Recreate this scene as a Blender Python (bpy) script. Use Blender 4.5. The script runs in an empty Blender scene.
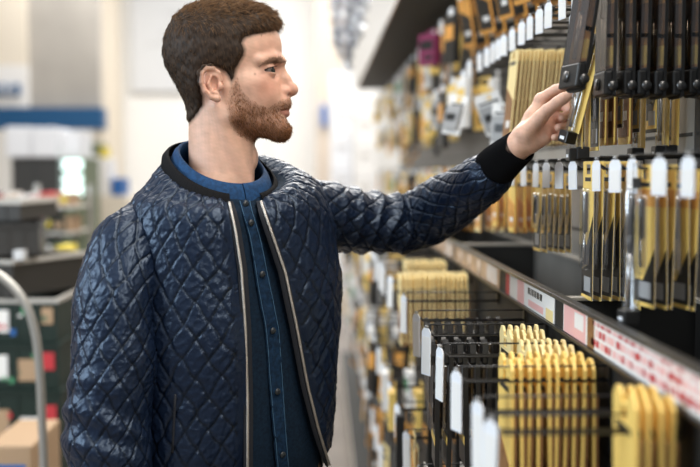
import bpy, bmesh, math, random
import numpy as np
from mathutils import Vector, Matrix
random.seed(7); RNG = np.random.default_rng(11)
SC = bpy.context.scene
COL = SC.collection
PI = math.pi
# ------------------------------------------------------------------ camera
FPX = 972.2
YAW = math.atan(32/FPX); PITCH = math.atan(61.5/FPX)
CAM = np.array([0.0, 0.0, 1.5])
FW = np.array([math.sin(YAW)*math.cos(PITCH), math.cos(YAW)*math.cos(PITCH), -math.sin(PITCH)])
RT = np.array([math.cos(YAW), -math.sin(YAW), 0.0])
UP = np.cross(RT, FW)
def at(px, py, Y):
    """the place in the shop, at distance Y down the aisle, that lies on a line of sight"""
    d = FW + (px-350)/FPX*RT + (233.5-py)/FPX*UP
    return CAM + d*(Y/d[1])
def proj(P):
    P = np.asarray(P, float) - CAM
    z = P@FW
    return 350+FPX*(P@RT)/z, 233.5-FPX*(P@UP)/z
cd = bpy.data.cameras.new('camera'); cam = bpy.data.objects.new('camera', cd); COL.objects.link(cam)
cam.location = CAM
cam.rotation_euler = (PI/2-PITCH, 0, -YAW)
cd.lens = 50; cd.sensor_width = 36; cd.clip_start = .05; cd.clip_end = 80
cd.dof.use_dof = True; cd.dof.focus_distance = 1.65; cd.dof.aperture_fstop = 2.0; cd.dof.aperture_blades = 0
SC.camera = cam
# ------------------------------------------------------------------ objects
def tag(o, label=None, cat=None, group=None, kind=None):
    if label: o['label'] = label
    if cat: o['category'] = cat
    if group: o['group'] = group
    if kind: o['kind'] = kind
    return o
def empty(name, loc=(0,0,0), rz=0.0):
    o = bpy.data.objects.new(name, None); COL.objects.link(o)
    o.location = loc; o.rotation_euler = (0,0,rz); o.empty_display_size = .05
    return o
def np_mesh(name, V, F, m=None, smooth=True):
    """V (n,3), F list of arrays of equal-length faces"""
    me = bpy.data.meshes.new(name)
    V = np.asarray(V, np.float32)
    if not isinstance(F, list): F = [F]
    F = [np.asarray(f, np.int32) for f in F if len(f)]
    me.vertices.add(len(V)); me.vertices.foreach_set('co', V.ravel())
    loops = np.concatenate([f.ravel() for f in F])
    cnt = np.concatenate([np.full(len(f), f.shape[1], np.int32) for f in F])
    st = np.concatenate([[0], np.cumsum(cnt)[:-1]]).astype(np.int32)
    me.loops.add(len(loops)); me.loops.foreach_set('vertex_index', loops)
    me.polygons.add(len(cnt)); me.polygons.foreach_set('loop_start', st); me.polygons.foreach_set('loop_total', cnt)
    me.update(calc_edges=True); me.validate()
    if smooth: me.polygons.foreach_set('use_smooth', np.ones(len(me.polygons), bool))
    if m: me.materials.append(m)
    return me
def link(name, me, parent=None):
    o = bpy.data.objects.new(name, me); COL.objects.link(o)
    if parent: o.parent = parent
    return o
class MB:
    """collects shapes and links them as one mesh object"""
    def __init__(s): s.bm = bmesh.new(); s.mats = []
    def mi(s, m):
        if m is None: return 0
        if m not in s.mats: s.mats.append(m)
        return s.mats.index(m)
    def box(s, x0, x1, y0, y1, z0, z1, m=None, rot=None, bev=0):
        r = bmesh.ops.create_cube(s.bm, size=1.0)
        vs = r['verts']
        c = Vector(((x0+x1)/2, (y0+y1)/2, (z0+z1)/2)); d = Vector((abs(x1-x0), abs(y1-y0), abs(z1-z0)))
        for v in vs: v.co = Vector((v.co.x*d.x, v.co.y*d.y, v.co.z*d.z))
        fs = set(f for v in vs for f in v.link_faces)
        if bev:
            es = set(e for v in vs for e in v.link_edges)
            rb = bmesh.ops.bevel(s.bm, geom=list(es), offset=bev, segments=2, affect='EDGES', profile=.5)
            vs = list(set(v for f in rb['faces'] for v in f.verts)) 
            vs = [v for v in s.bm.verts if v.tag is False and v in set(vs)] if False else vs
            fs = set(f for v in vs for f in v.link_faces)
        for v in vs:
            if rot: v.co = rot @ v.co
            v.co += c
        k = s.mi(m)
        for f in fs: f.material_index = k
        return s
    def prism(s, pts, h0, h1, axis='x', m=None):
        """outline pts (2d) pushed along an axis"""
        def mk(a, b, h):
            return {'x': (h, a, b), 'y': (a, h, b), 'z': (a, b, h)}[axis]
        v0 = [s.bm.verts.new(mk(a, b, h0)) for a, b in pts]; v1 = [s.bm.verts.new(mk(a, b, h1)) for a, b in pts]
        k = s.mi(m); n = len(pts); fs = []
        fs.append(s.bm.faces.new(v0)); fs.append(s.bm.faces.new(v1[::-1]))
        for i in range(n): fs.append(s.bm.faces.new((v0[i], v1[i], v1[(i+1) % n], v0[(i+1) % n])))
        for f in fs: f.material_index = k
        return s
    def tube(s, pts, r, n=8, m=None, cap=True, closed=False):
        pts = [Vector(p) for p in pts]; N = len(pts)
        rr = r if hasattr(r, '__len__') else [r]*N
        rings = []; k = s.mi(m); u = None
        for i, p in enumerate(pts):
            t = (pts[(i+1) % N] - pts[i-1]) if closed else (pts[min(i+1, N-1)] - pts[max(i-1, 0)])
            t.normalize()
            if u is None:
                u = t.orthogonal().normalized()
            else:
                u = (u - t*u.dot(t)).normalized()
            w = t.cross(u)
            rings.append([s.bm.verts.new(p + (u*math.cos(2*PI*j/n) + w*math.sin(2*PI*j/n))*rr[i]) for j in range(n)])
        for i in range(N if closed else N-1):
            a, b = rings[i], rings[(i+1) % N]
            for j in range(n):
                f = s.bm.faces.new((a[j], a[(j+1) % n], b[(j+1) % n], b[j])); f.material_index = k; f.smooth = True
        if cap and not closed:
            for q in (rings[0][::-1], rings[-1]):
                f = s.bm.faces.new(q); f.material_index = k
        return s
    def lathe(s, prof, c=(0,0,0), axis='z', n=16, m=None):
        rings = []; k = s.mi(m); c = Vector(c)
        for r, h in prof:
            ring = []
            for j in range(n):
                a, b = r*math.cos(2*PI*j/n), r*math.sin(2*PI*j/n)
                p = {'z': (a, b, h), 'x': (h, a, b), 'y': (a, h, b)}[axis]
                ring.append(s.bm.verts.new(c + Vector(p)))
            rings.append(ring)
        for i in range(len(rings)-1):
            for j in range(n):
                f = s.bm.faces.new((rings[i][j], rings[i][(j+1) % n], rings[i+1][(j+1) % n], rings[i+1][j])); f.material_index = k; f.smooth = True
        for q in (rings[0][::-1], rings[-1]):
            f = s.bm.faces.new(q); f.material_index = k
        return s
    def mesh(s, name):
        me = bpy.data.meshes.new(name)
        bmesh.ops.recalc_face_normals(s.bm, faces=s.bm.faces)
        s.bm.to_mesh(me); s.bm.free()
        for m in s.mats: me.materials.append(m)
        return me
    def build(s, name, parent=None): return link(name, s.mesh(name), parent)
def copy_tree(o, parent=None):
    c = o.copy(); COL.objects.link(c)
    if parent: c.parent = parent
    for ch in list(o.children): copy_tree(ch, c)
    return c
# ------------------------------------------------------------------ materials
def mat(name, col, rough=.5, metal=0.0, spec=.5, trans=0.0, alpha=1.0, sheen=0, noise=0.0, nscale=30, bump=0.0, bscale=60, emit=None, es=1.0, sss=0, coat=0, col2=None):
    m = bpy.data.materials.new(name); m.use_nodes = True
    nt = m.node_tree; b = nt.nodes['Principled BSDF']
    c = (*col, 1) if len(col) == 3 else col
    b.inputs['Base Color'].default_value = c
    b.inputs['Roughness'].default_value = rough; b.inputs['Metallic'].default_value = metal
    b.inputs['Specular IOR Level'].default_value = spec
    b.inputs['Transmission Weight'].default_value = trans; b.inputs['Alpha'].default_value = alpha
    b.inputs['Sheen Weight'].default_value = sheen; b.inputs['Coat Weight'].default_value = coat
    if sss:
        b.inputs['Subsurface Weight'].default_value = sss; b.inputs['Subsurface Radius'].default_value = (1, .35, .2); b.inputs['Subsurface Scale'].default_value = .006
    if emit: b.inputs['Emission Color'].default_value = (*emit, 1); b.inputs['Emission Strength'].default_value = es
    tc = nt.nodes.new('ShaderNodeTexCoord')
    if noise or col2:
        n = nt.nodes.new('ShaderNodeTexNoise'); n.inputs['Scale'].default_value = nscale; n.inputs['Detail'].default_value = 5
        nt.links.new(tc.outputs['Object'], n.inputs['Vector'])
        mx = nt.nodes.new('ShaderNodeMix'); mx.data_type = 'RGBA'
        if col2: A, B = c, (*col2, 1)
        else:
            A = tuple(max(0, x*(1-noise)) for x in c[:3])+(1,); B = tuple(min(1, x*(1+noise)) for x in c[:3])+(1,)
        mr = nt.nodes.new('ShaderNodeMapRange'); mr.inputs['From Min'].default_value = .35; mr.inputs['From Max'].default_value = .65
        nt.links.new(n.outputs['Fac'], mr.inputs['Value']); nt.links.new(mr.outputs['Result'], mx.inputs['Factor'])
        mx.inputs['A'].default_value = A; mx.inputs['B'].default_value = B
        nt.links.new(mx.outputs['Result'], b.inputs['Base Color'])
    if bump:
        n = nt.nodes.new('ShaderNodeTexNoise'); n.inputs['Scale'].default_value = bscale; n.inputs['Detail'].default_value = 4
        nt.links.new(tc.outputs['Object'], n.inputs['Vector'])
        bp = nt.nodes.new('ShaderNodeBump'); bp.inputs['Strength'].default_value = bump; bp.inputs['Distance'].default_value = .002
        nt.links.new(n.outputs['Fac'], bp.inputs['Height']); nt.links.new(bp.outputs['Normal'], b.inputs['Normal'])
    return m
def attr_color(m, name='col'):
    nt = m.node_tree; b = nt.nodes['Principled BSDF']
    a = nt.nodes.new('ShaderNodeAttribute'); a.attribute_name = name
    nt.links.new(a.outputs['Color'], b.inputs['Base Color']); return m
def set_col(me, C, name='col'):
    a = me.color_attributes.new(name, 'FLOAT_COLOR', 'POINT')
    C = np.concatenate([np.asarray(C, np.float32), np.ones((len(C), 1), np.float32)], 1)
    a.data.foreach_set('color', C.ravel())
# ------------------------------------------------------------------ smooth noise from sines
class Noise:
    def __init__(s, scale, n=10, dim=3, seed=1):
        g = np.random.default_rng(seed); k = g.normal(size=(n, dim)); k /= np.linalg.norm(k, axis=1)[:, None]
        s.k = k*(2*PI/scale)*g.uniform(.6, 1.5, (n, 1)); s.p = g.uniform(0, 2*PI, n); s.n = n
    def __call__(s, P):
        out = 0
        for k, p in zip(s.k, s.p): out = out + np.sin(P@k + p)
        return out/math.sqrt(s.n)
def interp(keys, t):
    """smooth interpolation of rows of keys over parameter in first column"""
    K = np.asarray(keys, float); x = K[:, 0]; Y = K[:, 1:]; t = np.asarray(t, float)
    m = np.zeros_like(Y)
    d = (Y[1:]-Y[:-1])/(x[1:]-x[:-1])[:, None]
    m[1:-1] = (d[1:]+d[:-1])/2; m[0] = d[0]; m[-1] = d[-1]
    i = np.clip(np.searchsorted(x, t)-1, 0, len(x)-2); h = x[i+1]-x[i]; s = np.clip((t-x[i])/h, 0, 1)[:, None]; h = h[:, None]
    return (2*s**3-3*s**2+1)*Y[i]+(s**3-2*s**2+s)*h*m[i]+(-2*s**3+3*s**2)*Y[i+1]+(s**3-s**2)*h*m[i+1]
# ================================================================== the man: body as one implicit surface
HY = 1.73                      # his head's middle plane
S = HY/FPX                     # one unit of the head drawing in metres
def smin(a, b, k):
    h = np.clip(.5+.5*(b-a)/k, 0, 1); return b*(1-h)+a*h-k*h*(1-h)
def smax(a, b, k): return -smin(-a, -b, k)
def ell(P, c, r):
    q = (P-np.asarray(c))/np.asarray(r); k0 = np.linalg.norm(q, axis=-1); k1 = np.linalg.norm(q/np.asarray(r), axis=-1)
    return k0*(k0-1)/np.maximum(k1, 1e-6)
def cap(P, a, b, ra, rb=None):
    rb = ra if rb is None else rb
    a = np.asarray(a, float); b = np.asarray(b, float); ab = b-a
    t = np.clip(((P-a)@ab)/max(ab@ab, 1e-9), 0, 1)
    return np.linalg.norm(P-a-t[..., None]*ab, axis=-1)-(ra+(rb-ra)*t)
def chain(P, pts, k=.004):
    out = None
    for (a, ra), (b, rb) in zip(pts[:-1], pts[1:]):
        d = cap(P, a, b, ra, rb); out = d if out is None else smin(out, d, k)
    return out
VPX, VPY = 318.0, 172.0
O3 = at(VPX, VPY, HY)          # the drawing's origin of perspective in the head plane
def local(P):
    """world -> drawing units (u right, w down, l towards camera)"""
    return np.stack([VPX+(P[..., 0]-O3[0])/S, VPY-(P[..., 2]-O3[2])/S, (HY-P[..., 1])/S], -1)
def sd(u, w, l):
    """a point seen at (u, w) but l units nearer than the middle plane"""
    k = 1-abs(l)*S/HY
    return (VPX+(u-VPX)*k, VPY+(w-VPY)*k, l)
def head_units(Q):
    """Q drawing units; symmetric in l except nothing"""
    A = Q.copy(); A[..., 2] = np.abs(A[..., 2])
    d = ell(A, (221, 54, 0), (53.5, 42.5, 42))
    d = smin(d, ell(A, (243, 50, 0), (39.5, 36, 35)), 8)
    d = smin(d, ell(A, (212, 80, 0), (30, 34, 36)), 10)
    d = smin(d, ell(A, (250, 84, 0), (32, 36, 33)), 8)          # mid face
    d = smin(d, ell(A, (261, 104, 0), (27, 20, 24)), 8)         # upper jaw
    d = smin(d, cap(A, (234, 115, 25), (277, 129, 9), 9, 11), 10)   # jaw bone
    d = smin(d, cap(A, (231, 92, 32), (234, 116, 26), 6, 8), 10)
    d = smin(d, ell(A, (252, 122, 0), (30, 16, 22)), 8)
    d = smin(d, ell(A, (280.5, 131, 0), (11, 11, 13)), 6)       # chin
    d = smin(d, ell(A, (249, 86, 28), (17, 8, 6.5)), 9)         # cheekbone
    d = smin(d, ell(A, (252, 100, 22), (20, 16, 10)), 9)
    d = smin(d, ell(A, (266, 95, 15), (12, 12, 9)), 8)
    d = smin(d, chain(A, [((281, 62.5, 3), 5.6), ((273, 61, 19), 5.0), ((262, 65, 29), 4.6)], 3), 5)   # brow
    # eye socket
    e = (278, 73.6, 17.5)
    d = smax(d, -ell(A, e, (9.5, 7.5, 8.5)), 5)
    # lids around the ball
    eb = (269.6, 74.0, 17.5)
    lid = ell(A, eb, (8.3, 8.3, 8.6))
    du = A[..., 0]-264.5
    cut = smax(smax((74.3-.36*du)-A[..., 1], A[..., 1]-(75.0+.07*du), .6), -du, .8)
    lid = np.maximum(lid, -cut)
    d = smin(d, lid, 1.6)
    d = np.maximum(d, -np.maximum(cut, ell(A, eb, (9.6, 9, 9.6))))
    # nose
    n = chain(A, [((281, 69, 0), 3.8), ((286.6, 80, 0), 4.1), ((292.4, 89.6, 0), 5.0), ((293.0, 91.0, 0), 5.4)], 3)
    n = smin(n, cap(A, (279, 72, 0), (283, 92, 0), 4.0, 6.0), 4)
    n = smin(n, ell(A, (285.5, 92.5, 6.2), (5.2, 4.4, 3.9)), 3)
    n = smin(n, cap(A, (292, 93, 0), (284, 97, 0), 3.2, 3.5), 2.5)
    d = smin(d, n, 4.0)
    d = smax(d, -ell(A, (288.6, 96.6, 3.9), (3.6, 1.9, 1.8)), 1.2)
    # mouth
    d = smin(d, ell(A, (281.5, 104, 0), (10, 7.5, 14)), 5)
    d = smin(d, chain(A, [((287.8, 108.3, 0), 2.5), ((285, 108.8, 7), 2.2), ((279.5, 110.8, 12.5), 1.0)], 2), 1.8)
    d = smin(d, chain(A, [((286.6, 114.2, 0), 3.6), ((284, 113.8, 6), 3.1), ((279, 111.6, 12), 1.2)], 2), 2.4)
    d = smax(d, -chain(A, [((293, 110.8, 0), 1.1), ((287.5, 111.0, 7), 1.0), ((279.5, 111.5, 13), .9)], 1), 1.0)
    d = smax(d, -ell(A, (292.5, 122.3, 0), (4.2, 2.6, 9)), 3)
    # neck
    nk = ell(A, (222.5, 150, 0), (32.5, 200, 30))
    nk = smin(nk, cap(A, sd(218, 108, 30), sd(247, 186, 14), 5.5, 6), 8)
    nk = smin(nk, ell(A, (254.5, 158, 0), (4, 9, 6)), 5)
    nk = np.maximum(nk, 96-A[..., 1])
    d = smin(d, nk, 7)
    # ear
    def eo(u, w, l): return sd(u, w, l)
    d = smin(d, ell(A, eo(212.5, 84, 42), (9, 14, 4.5)), 4)
    E = [(223, 82, 40, 1.6), (220, 74, 42, 2.0), (214, 69.8, 45, 2.3), (207.5, 69.6, 47, 2.5), (203.3, 75, 49, 2.5), (203, 84, 49.5, 2.3), (206.5, 92, 48, 2.2), (212.5, 98, 45, 2.4), (218, 99.2, 42, 4.2)]
    d = smin(d, chain(A, [(eo(a, b, c), r) for a, b, c, r in E], 1.5), 1.6)
    d = smax(d, -ell(A, eo(215.5, 85, 46), (5.2, 7.5, 4.5)), 1.6)
    d = smax(d, -chain(A, [(eo(217, 75, 47), 1.6), (eo(208, 75, 49.5), 1.8), (eo(206.3, 85, 51), 1.6)], 1), 1.2)
    d = smin(d, chain(A, [(eo(212, 78, 45.5), 1.5), (eo(209.6, 85, 46.5), 1.9), (eo(213, 93.2, 45.5), 1.9), (eo(219, 94.6, 43), 1.6)], 1), 1.2)
    d = smin(d, ell(A, eo(221.6, 87.5, 43), (2.6, 3.6, 2.6)), 1.5)
    return d
def f_head(P): return head_units(local(P))*S*.92
# torso frame
TC = np.array([-.15, 1.745]); SX = np.array([.81, .5864]); FX = np.array([.5864, -.81])
def tp(s, f, z): return np.array([TC[0]+s*SX[0]+f*FX[0], TC[1]+s*SX[1]+f*FX[1], z])
ARM_R = [((145, 232, 1.69), .050), ((121, 248, 1.635), .042), ((109, 360, 1.60), .038), ((108, 440, 1.575), .036), ((104, 560, 1.54), .026)]
ARM_L = [((296, 222, 1.82), .050), ((330, 224, 1.88), .043), ((415, 221, 1.965), .033), ((440, 208, 1.925), .033), ((497, 163, 1.765), .025), ((517, 147.5, 1.715), .0235)]
def P3(L): return [(at(*p), r) for p, r in L]
AR, AL = P3(ARM_R), P3(ARM_L)
def f_body(P):
    Q = np.stack([(P[..., 0]-TC[0])*SX[0]+(P[..., 1]-TC[1])*SX[1], (P[..., 0]-TC[0])*FX[0]+(P[..., 1]-TC[1])*FX[1], P[..., 2]], -1)
    d = ell(Q, (0, 0, 1.25), (.155, .10, .22))
    d = smin(d, ell(Q, (0, -.005, 1.02), (.145, .095, .16)), .05)
    d = smin(d, cap(Q, (-.13, 0, 1.385), (.12, .01, 1.39), .05), .04)
    d = smin(d, cap(Q, (-.03, .0, 1.40), (-.031, .0, 1.47), .065, .056), .03)
    d = smin(d, chain(P, AR, .02), .03)
    d = smin(d, chain(P, AL, .02), .03)
    for s in (-1, 1):
        d = smin(d, chain(Q, [((s*.085, 0, .95), .085), ((s*.10, .01, .50), .055), ((s*.105, -.01, .10), .038)], .02), .03)
        d = smin(d, cap(Q, (s*.105, -.03, .055), (s*.12, .13, .045), .036, .028), .03)
    return d
# ---- left hand: it pinches the pack between thumb and forefinger
def hp(px, py, Y): return at(px, py, Y)
def f_hand(P):
    w = hp(517, 147.5, 1.715)
    d = cap(P, w, hp(525, 138, 1.708), .0235, .021)
    mcp = [(541, 99.5, 1.722), (547.5, 107, 1.724), (551.5, 118, 1.720), (549, 131, 1.712)]
    rr = [.0115, .0115, .0110, .0100]
    for m_, r in zip(mcp, rr):
        d = smin(d, cap(P, hp(526, 138, 1.712), hp(*m_), .017, r), .016)
    d = smin(d, cap(P, hp(533, 118, 1.718), hp(545, 126, 1.715), .014, .013), .014)
    # heel of the thumb and of the little finger
    d = smin(d, cap(P, hp(525, 134, 1.695), hp(541, 117, 1.683), .0145, .0125), .010)
    d = smin(d, cap(P, hp(531, 146, 1.702), hp(545, 138, 1.700), .0115, .0115), .012)
    def finger(pts, k=.003):
        nonlocal d
        q = chain(P, [(hp(a, b, c), r) for a, b, c, r in pts], k); d = smin(d, q, .0045)
    finger([(541, 117, 1.683, .0122), (547, 110.5, 1.677, .0108), (557.5, 102.5, 1.668, .0102), (563.5, 98.5, 1.664, .0098), (571, 94.3, 1.662, .0072)])      # thumb
    finger([(541, 99.5, 1.718, .0112), (555.5, 90.0, 1.706, .0093), (564, 86.3, 1.692, .0083), (572.5, 85.0, 1.676, .0068)])      # forefinger
    finger([(547.5, 107, 1.722, .0105), (566, 105, 1.715, .0090), (570, 113.5, 1.692, .0082), (561.5, 117.5, 1.678, .0070)])
    finger([(551.5, 118, 1.718, .0102), (566.5, 118, 1.712, .0088), (567.5, 126, 1.690, .0080), (558.5, 127.5, 1.680, .0070)])
    finger([(549, 131, 1.710, .0095), (562.5, 130, 1.705, .0080), (562.5, 137, 1.688, .0073), (554.5, 137.5, 1.680, .0062)])
    # creases of the palm
    d = smax(d, -chain(P, [(hp(547, 116, 1.6685), .0014), (hp(543, 126, 1.6805), .0016), (hp(535, 141, 1.684), .0012)], .001), .002)
    return d
def f_hand_r(P):
    b = at(104, 560, 1.54); d = cap(P, b, b+np.array([0.005, .005, -.06]), .025, .027)
    for i, (dx, dy, L, r) in enumerate([(.028, -.018, .072, .0085), (.028, -.002, .080, .009), (.024, .013, .076, .0088), (.017, .027, .060, .0078)]):
        a = b+np.array([.003, dy*1.0, -.085]); m_ = a+np.array([.010, dy*.2, -L*.5]); e = m_+np.array([.016, 0, -L*.42])
        d = smin(d, chain(P, [(b+np.array([0, dy*.6, -.03]), .012), (a, .0105), (m_, r), (e, r*.85)], .003), .005)
    d = smin(d, chain(P, [(b+np.array([.01, -.02, -.02]), .012), (b+np.array([.035, -.032, -.055]), .0115), (b+np.array([.045, -.030, -.09]), .009)], .004), .008)
    return d
GROUPS = [(f_head, (-.32, 1.58, 1.44), (0.0, 1.88, 1.83), .0), (f_body, (-.5, 1.3, -.02), (.45, 2.15, 1.56), 0), (f_hand, (.30, 1.6, 1.48), (.50, 1.78, 1.70), 0), (f_hand_r, (-.45, 1.4, .6), (-.2, 1.7, 1.0), 0)]
def body_field(P):
    out = np.full(P.shape[:-1], .2, np.float64)
    lo = P.reshape(-1, 3).min(0); hi = P.reshape(-1, 3).max(0)
    for f, a, b, _ in GROUPS:
        if np.all(hi > np.array(a)) and np.all(lo < np.array(b)):
            out = smin(out, f(P), .006)
    return out
def axis(segs):
    out = [segs[0][0]]
    for a, b, h in segs:
        n = max(1, round((b-a)/h)); out += list(a+(b-a)*(np.arange(n)+1)/n)
    return np.array(out)
def surface_nets(field, xs, ys, zs, blk=24, slack=1.3):
    nx, ny, nz = len(xs), len(ys), len(zs)
    V = np.full((nx, ny, nz), .2, np.float32)
    for i in range(0, nx, blk):
        for j in range(0, ny, blk):
            for k in range(0, nz, blk):
                x, y, z = xs[i:i+blk], ys[j:j+blk], zs[k:k+blk]
                c = np.array([[(x[0]+x[-1])/2, (y[0]+y[-1])/2, (z[0]+z[-1])/2]])
                R = .5*math.sqrt((x[-1]-x[0])**2+(y[-1]-y[0])**2+(z[-1]-z[0])**2)*slack+.012
                G = np.stack(np.meshgrid([x[0], c[0, 0], x[-1]], [y[0], c[0, 1], y[-1]], [z[0], c[0, 2], z[-1]], indexing='ij'), -1)
                g = field(G)
                if g.min() > R or g.max() < -R:
                    V[i:i+blk, j:j+blk, k:k+blk] = np.sign(g.flat[13])*.2; continue
                V[i:i+blk, j:j+blk, k:k+blk] = field(np.stack(np.meshgrid(x, y, z, indexing='ij'), -1))
    ins = V < 0
    c8 = [(a, b, c) for a in (0, 1) for b in (0, 1) for c in (0, 1)]
    def sl(A, a, b, c): return A[a:nx-1+a, b:ny-1+b, c:nz-1+c]
    cnt = sum(sl(ins, *o).astype(np.int8) for o in c8)
    act = (cnt > 0) & (cnt < 8)
    I = np.argwhere(act); idx = np.full(act.shape, -1, np.int32); idx[act] = np.arange(len(I))
    val = {o: V[I[:, 0]+o[0], I[:, 1]+o[1], I[:, 2]+o[2]] for o in c8}
    def pos(o): return np.stack([xs[I[:, 0]+o[0]], ys[I[:, 1]+o[1]], zs[I[:, 2]+o[2]]], -1)
    ps = {o: pos(o) for o in c8}
    acc = np.zeros((len(I), 3)); n = np.zeros(len(I))
    for o in c8:
        for ax in range(3):
            if o[ax] == 0:
                q = list(o); q[ax] = 1; q = tuple(q)
                a, b = val[o], val[q]; m_ = (a < 0) != (b < 0)
                t = np.where(m_, a/np.where(m_, a-b, 1), 0)
                acc += np.where(m_[:, None], ps[o]+(ps[q]-ps[o])*t[:, None], 0); n += m_
    verts = acc/n[:, None]
    faces = []
    for ax in range(3):
        sh = [slice(1, nx-1), slice(1, ny-1), slice(1, nz-1)]
        a = ins[tuple(sh)]; sh2 = list(sh); sh2[ax] = slice(2, [nx, ny, nz][ax]); b = ins[tuple(sh2)]
        E = np.argwhere(a != b)+1
        flip = ins[E[:, 0], E[:, 1], E[:, 2]]
        u, v = [(1, 2), (2, 0), (0, 1)][ax]
        def cell(du, dv):
            q = E.copy(); q[:, u] -= du; q[:, v] -= dv
            return idx[q[:, 0], q[:, 1], q[:, 2]]
        f = np.stack([cell(1, 1), cell(0, 1), cell(0, 0), cell(1, 0)], 1)
        f[~flip] = f[~flip][:, ::-1]
        faces.append(f[(f >= 0).all(1)])
    return verts, np.concatenate(faces)
def grad(f, P, e=.0004):
    g = np.stack([f(P+d)-f(P-d) for d in np.eye(3)*e], -1)/(2*e); return g
def project(f, V, it=2):
    for _ in range(it):
        d = f(V); g = grad(f, V); V = V-np.clip(d, -.002, .002)[:, None]*g/np.maximum((g*g).sum(-1), .3)[:, None]
    return V
def normals(V, F):
    n = np.cross(V[F[:, 2]]-V[F[:, 0]], V[F[:, 3 if F.shape[1] == 4 else 1]]-V[F[:, 1]]) if F.shape[1] == 4 else np.cross(V[F[:, 1]]-V[F[:, 0]], V[F[:, 2]]-V[F[:, 0]])
    N = np.zeros_like(V)
    for k in range(F.shape[1]): np.add.at(N, F[:, k], n)
    return N/np.maximum(np.linalg.norm(N, axis=1), 1e-12)[:, None]
def poly_sd(poly, u, w):
    """signed distance to a drawn outline, inside positive"""
    poly = np.asarray(poly, float); d = np.full(u.shape, 1e9); ins = np.zeros(u.shape, bool)
    for (ax, ay), (bx, by) in zip(poly, np.roll(poly, -1, 0)):
        ex, ey = bx-ax, by-ay; t = np.clip(((u-ax)*ex+(w-ay)*ey)/(ex*ex+ey*ey), 0, 1)
        d = np.minimum(d, np.hypot(u-ax-t*ex, w-ay-t*ey))
        c = ((ay > w) != (by > w)) & (u < (bx-ax)*(w-ay)/((by-ay) if by != ay else 1e-9)+ax)
        ins ^= c
    return np.where(ins, d, -d)
def side_px(P):
    """where a point (mirrored to the near side of the head) is seen"""
    M = P.copy(); M[..., 1] = HY-np.abs(HY-P[..., 1]); return proj(M)
HAIR = [(273, 31.5), (263, 33.5), (254, 35.5), (246, 38), (243.5, 43), (246, 49), (245, 56), (241, 62), (237.5, 69), (235.5, 78), (231.5, 85), (229, 80), (225.5, 73), (214, 67.5), (206, 67.5), (201.5, 73), (201, 84), (204, 96), (204, 105), (199, 114), (193, 121), (189, 125), (184, 122), (150, 96), (145, 40), (170, -20), (290, -20), (288, 28)]
BEARD = [(236.5, 74), (241, 90), (249, 99), (259, 105), (268, 108.5), (275, 104.5), (281, 100.5), (288, 98.5), (297, 101), (297, 106.5), (288, 107.8), (282, 109.8), (279, 112), (282, 114.2), (287, 118.5), (300, 119.5), (300, 150), (262, 145.5), (251, 142), (238, 135), (230, 123), (227, 104), (230, 92)]
xs = axis([(-.50, -.33, .008), (-.33, -.295, .005), (-.295, -.018, .0016), (-.018, .33, .006), (.33, .49, .0016)])
ys = axis([(1.42, 1.60, .007), (1.60, 1.815, .0016), (1.815, 2.10, .006)])
zs = axis([(-.012, .9, .010), (.9, 1.47, .0055), (1.47, 1.825, .0016)])
BV, BF = surface_nets(body_field, xs, ys, zs)
hm = (BV[:, 2] > 1.50) & (BV[:, 0] < 0) & (BV[:, 0] > -.31)
BV[hm] = project(f_head, BV[hm]) if False else BV[hm]
BN = normals(BV, BF)
if BN[np.argmax(BV[:, 2])][2] < 0: BF = BF[:, ::-1]; BN = -BN
# skin colouring
pu, pw = side_px(BV)
nz1 = Noise(.02, 12, seed=3); nz2 = Noise(.006, 12, seed=4)
C = np.tile(np.array([.66, .405, .295]), (len(BV), 1))
C *= (1+.05*nz1(BV)+.03*nz2(BV))[:, None]
def blend(C, m, col): m = np.clip(m, 0, 1)[:, None]; return C*(1-m)+np.array(col)*m
def spot(u, w, r): return np.exp(-((pu-u)**2+(pw-w)**2)/(r*r))
isl = hm
C[isl] = blend(C, .6*spot(268, 88, 15)+.25*spot(272, 48, 16)+.5*spot(292, 90, 8)+.45*spot(210, 82, 14)+.3*spot(275, 68, 8), [.56, .24, .165])[isl]
C[isl] = blend(C, .28*np.clip((pw-140)/20, 0, 1), [.66, .42, .33])[isl]
lip = np.clip(poly_sd([(278, 111.4), (284, 108.2), (296, 106.5), (296, 118), (287, 117.5), (283, 115)], pu, pw)/1.0+.3, 0, 1)
C[isl] = blend(C, lip*.75, [.40, .15, .115])[isl]
bs = poly_sd(BEARD, pu, pw)
C[isl] = blend(C, np.clip(bs/5+.25, 0, .75)*(pw < 146)*(.45+.55*np.clip((pw-100)/30, 0, 1)), [.25, .11, .055])[isl]
hs = poly_sd(HAIR, pu, pw)
C[isl] = blend(C, np.clip(hs/4+.4, 0, .9), [.07, .042, .025])[isl]
brow = poly_sd([(260.5, 65.5), (266, 61), (273, 57.8), (281, 58.2), (285.5, 62), (280, 63.2), (272, 62.4), (265, 64.2)], pu, pw)
C[isl] = blend(C, np.clip(brow/1.5+.5, 0, .6), [.16, .09, .05])[isl]
C[isl] = blend(C, .8*spot(226.5+28.5, 74, 1.1), [.2, .09, .06])[isl]
C[isl] = blend(C, .55*np.exp(-(((pu-270)/9)**2+((pw-72.2+.33*(pu-265))/1.3)**2))+.35*spot(262.5, 71, 2), [.23, .10, .075])[isl]
hand = BV[:, 0] > .33
ph = proj(BV)
kn = np.exp(-((ph[0]-566)**2+(ph[1]-122)**2)/20**2)
C[hand] = blend(C, .35*kn, [.60, .27, .20])[hand]
C = np.clip(C, 0, 1)
M_skin = attr_color(mat('skin', (.6, .38, .28), rough=.47, spec=.4, sss=.12, bump=.25, bscale=700))
me = np_mesh('person', BV, BF, M_skin); set_col(me, C)
man = link('person', me)
tag(man, 'bearded young man in a navy quilted jacket reaching up to the hanging tool packs', 'person')
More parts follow.
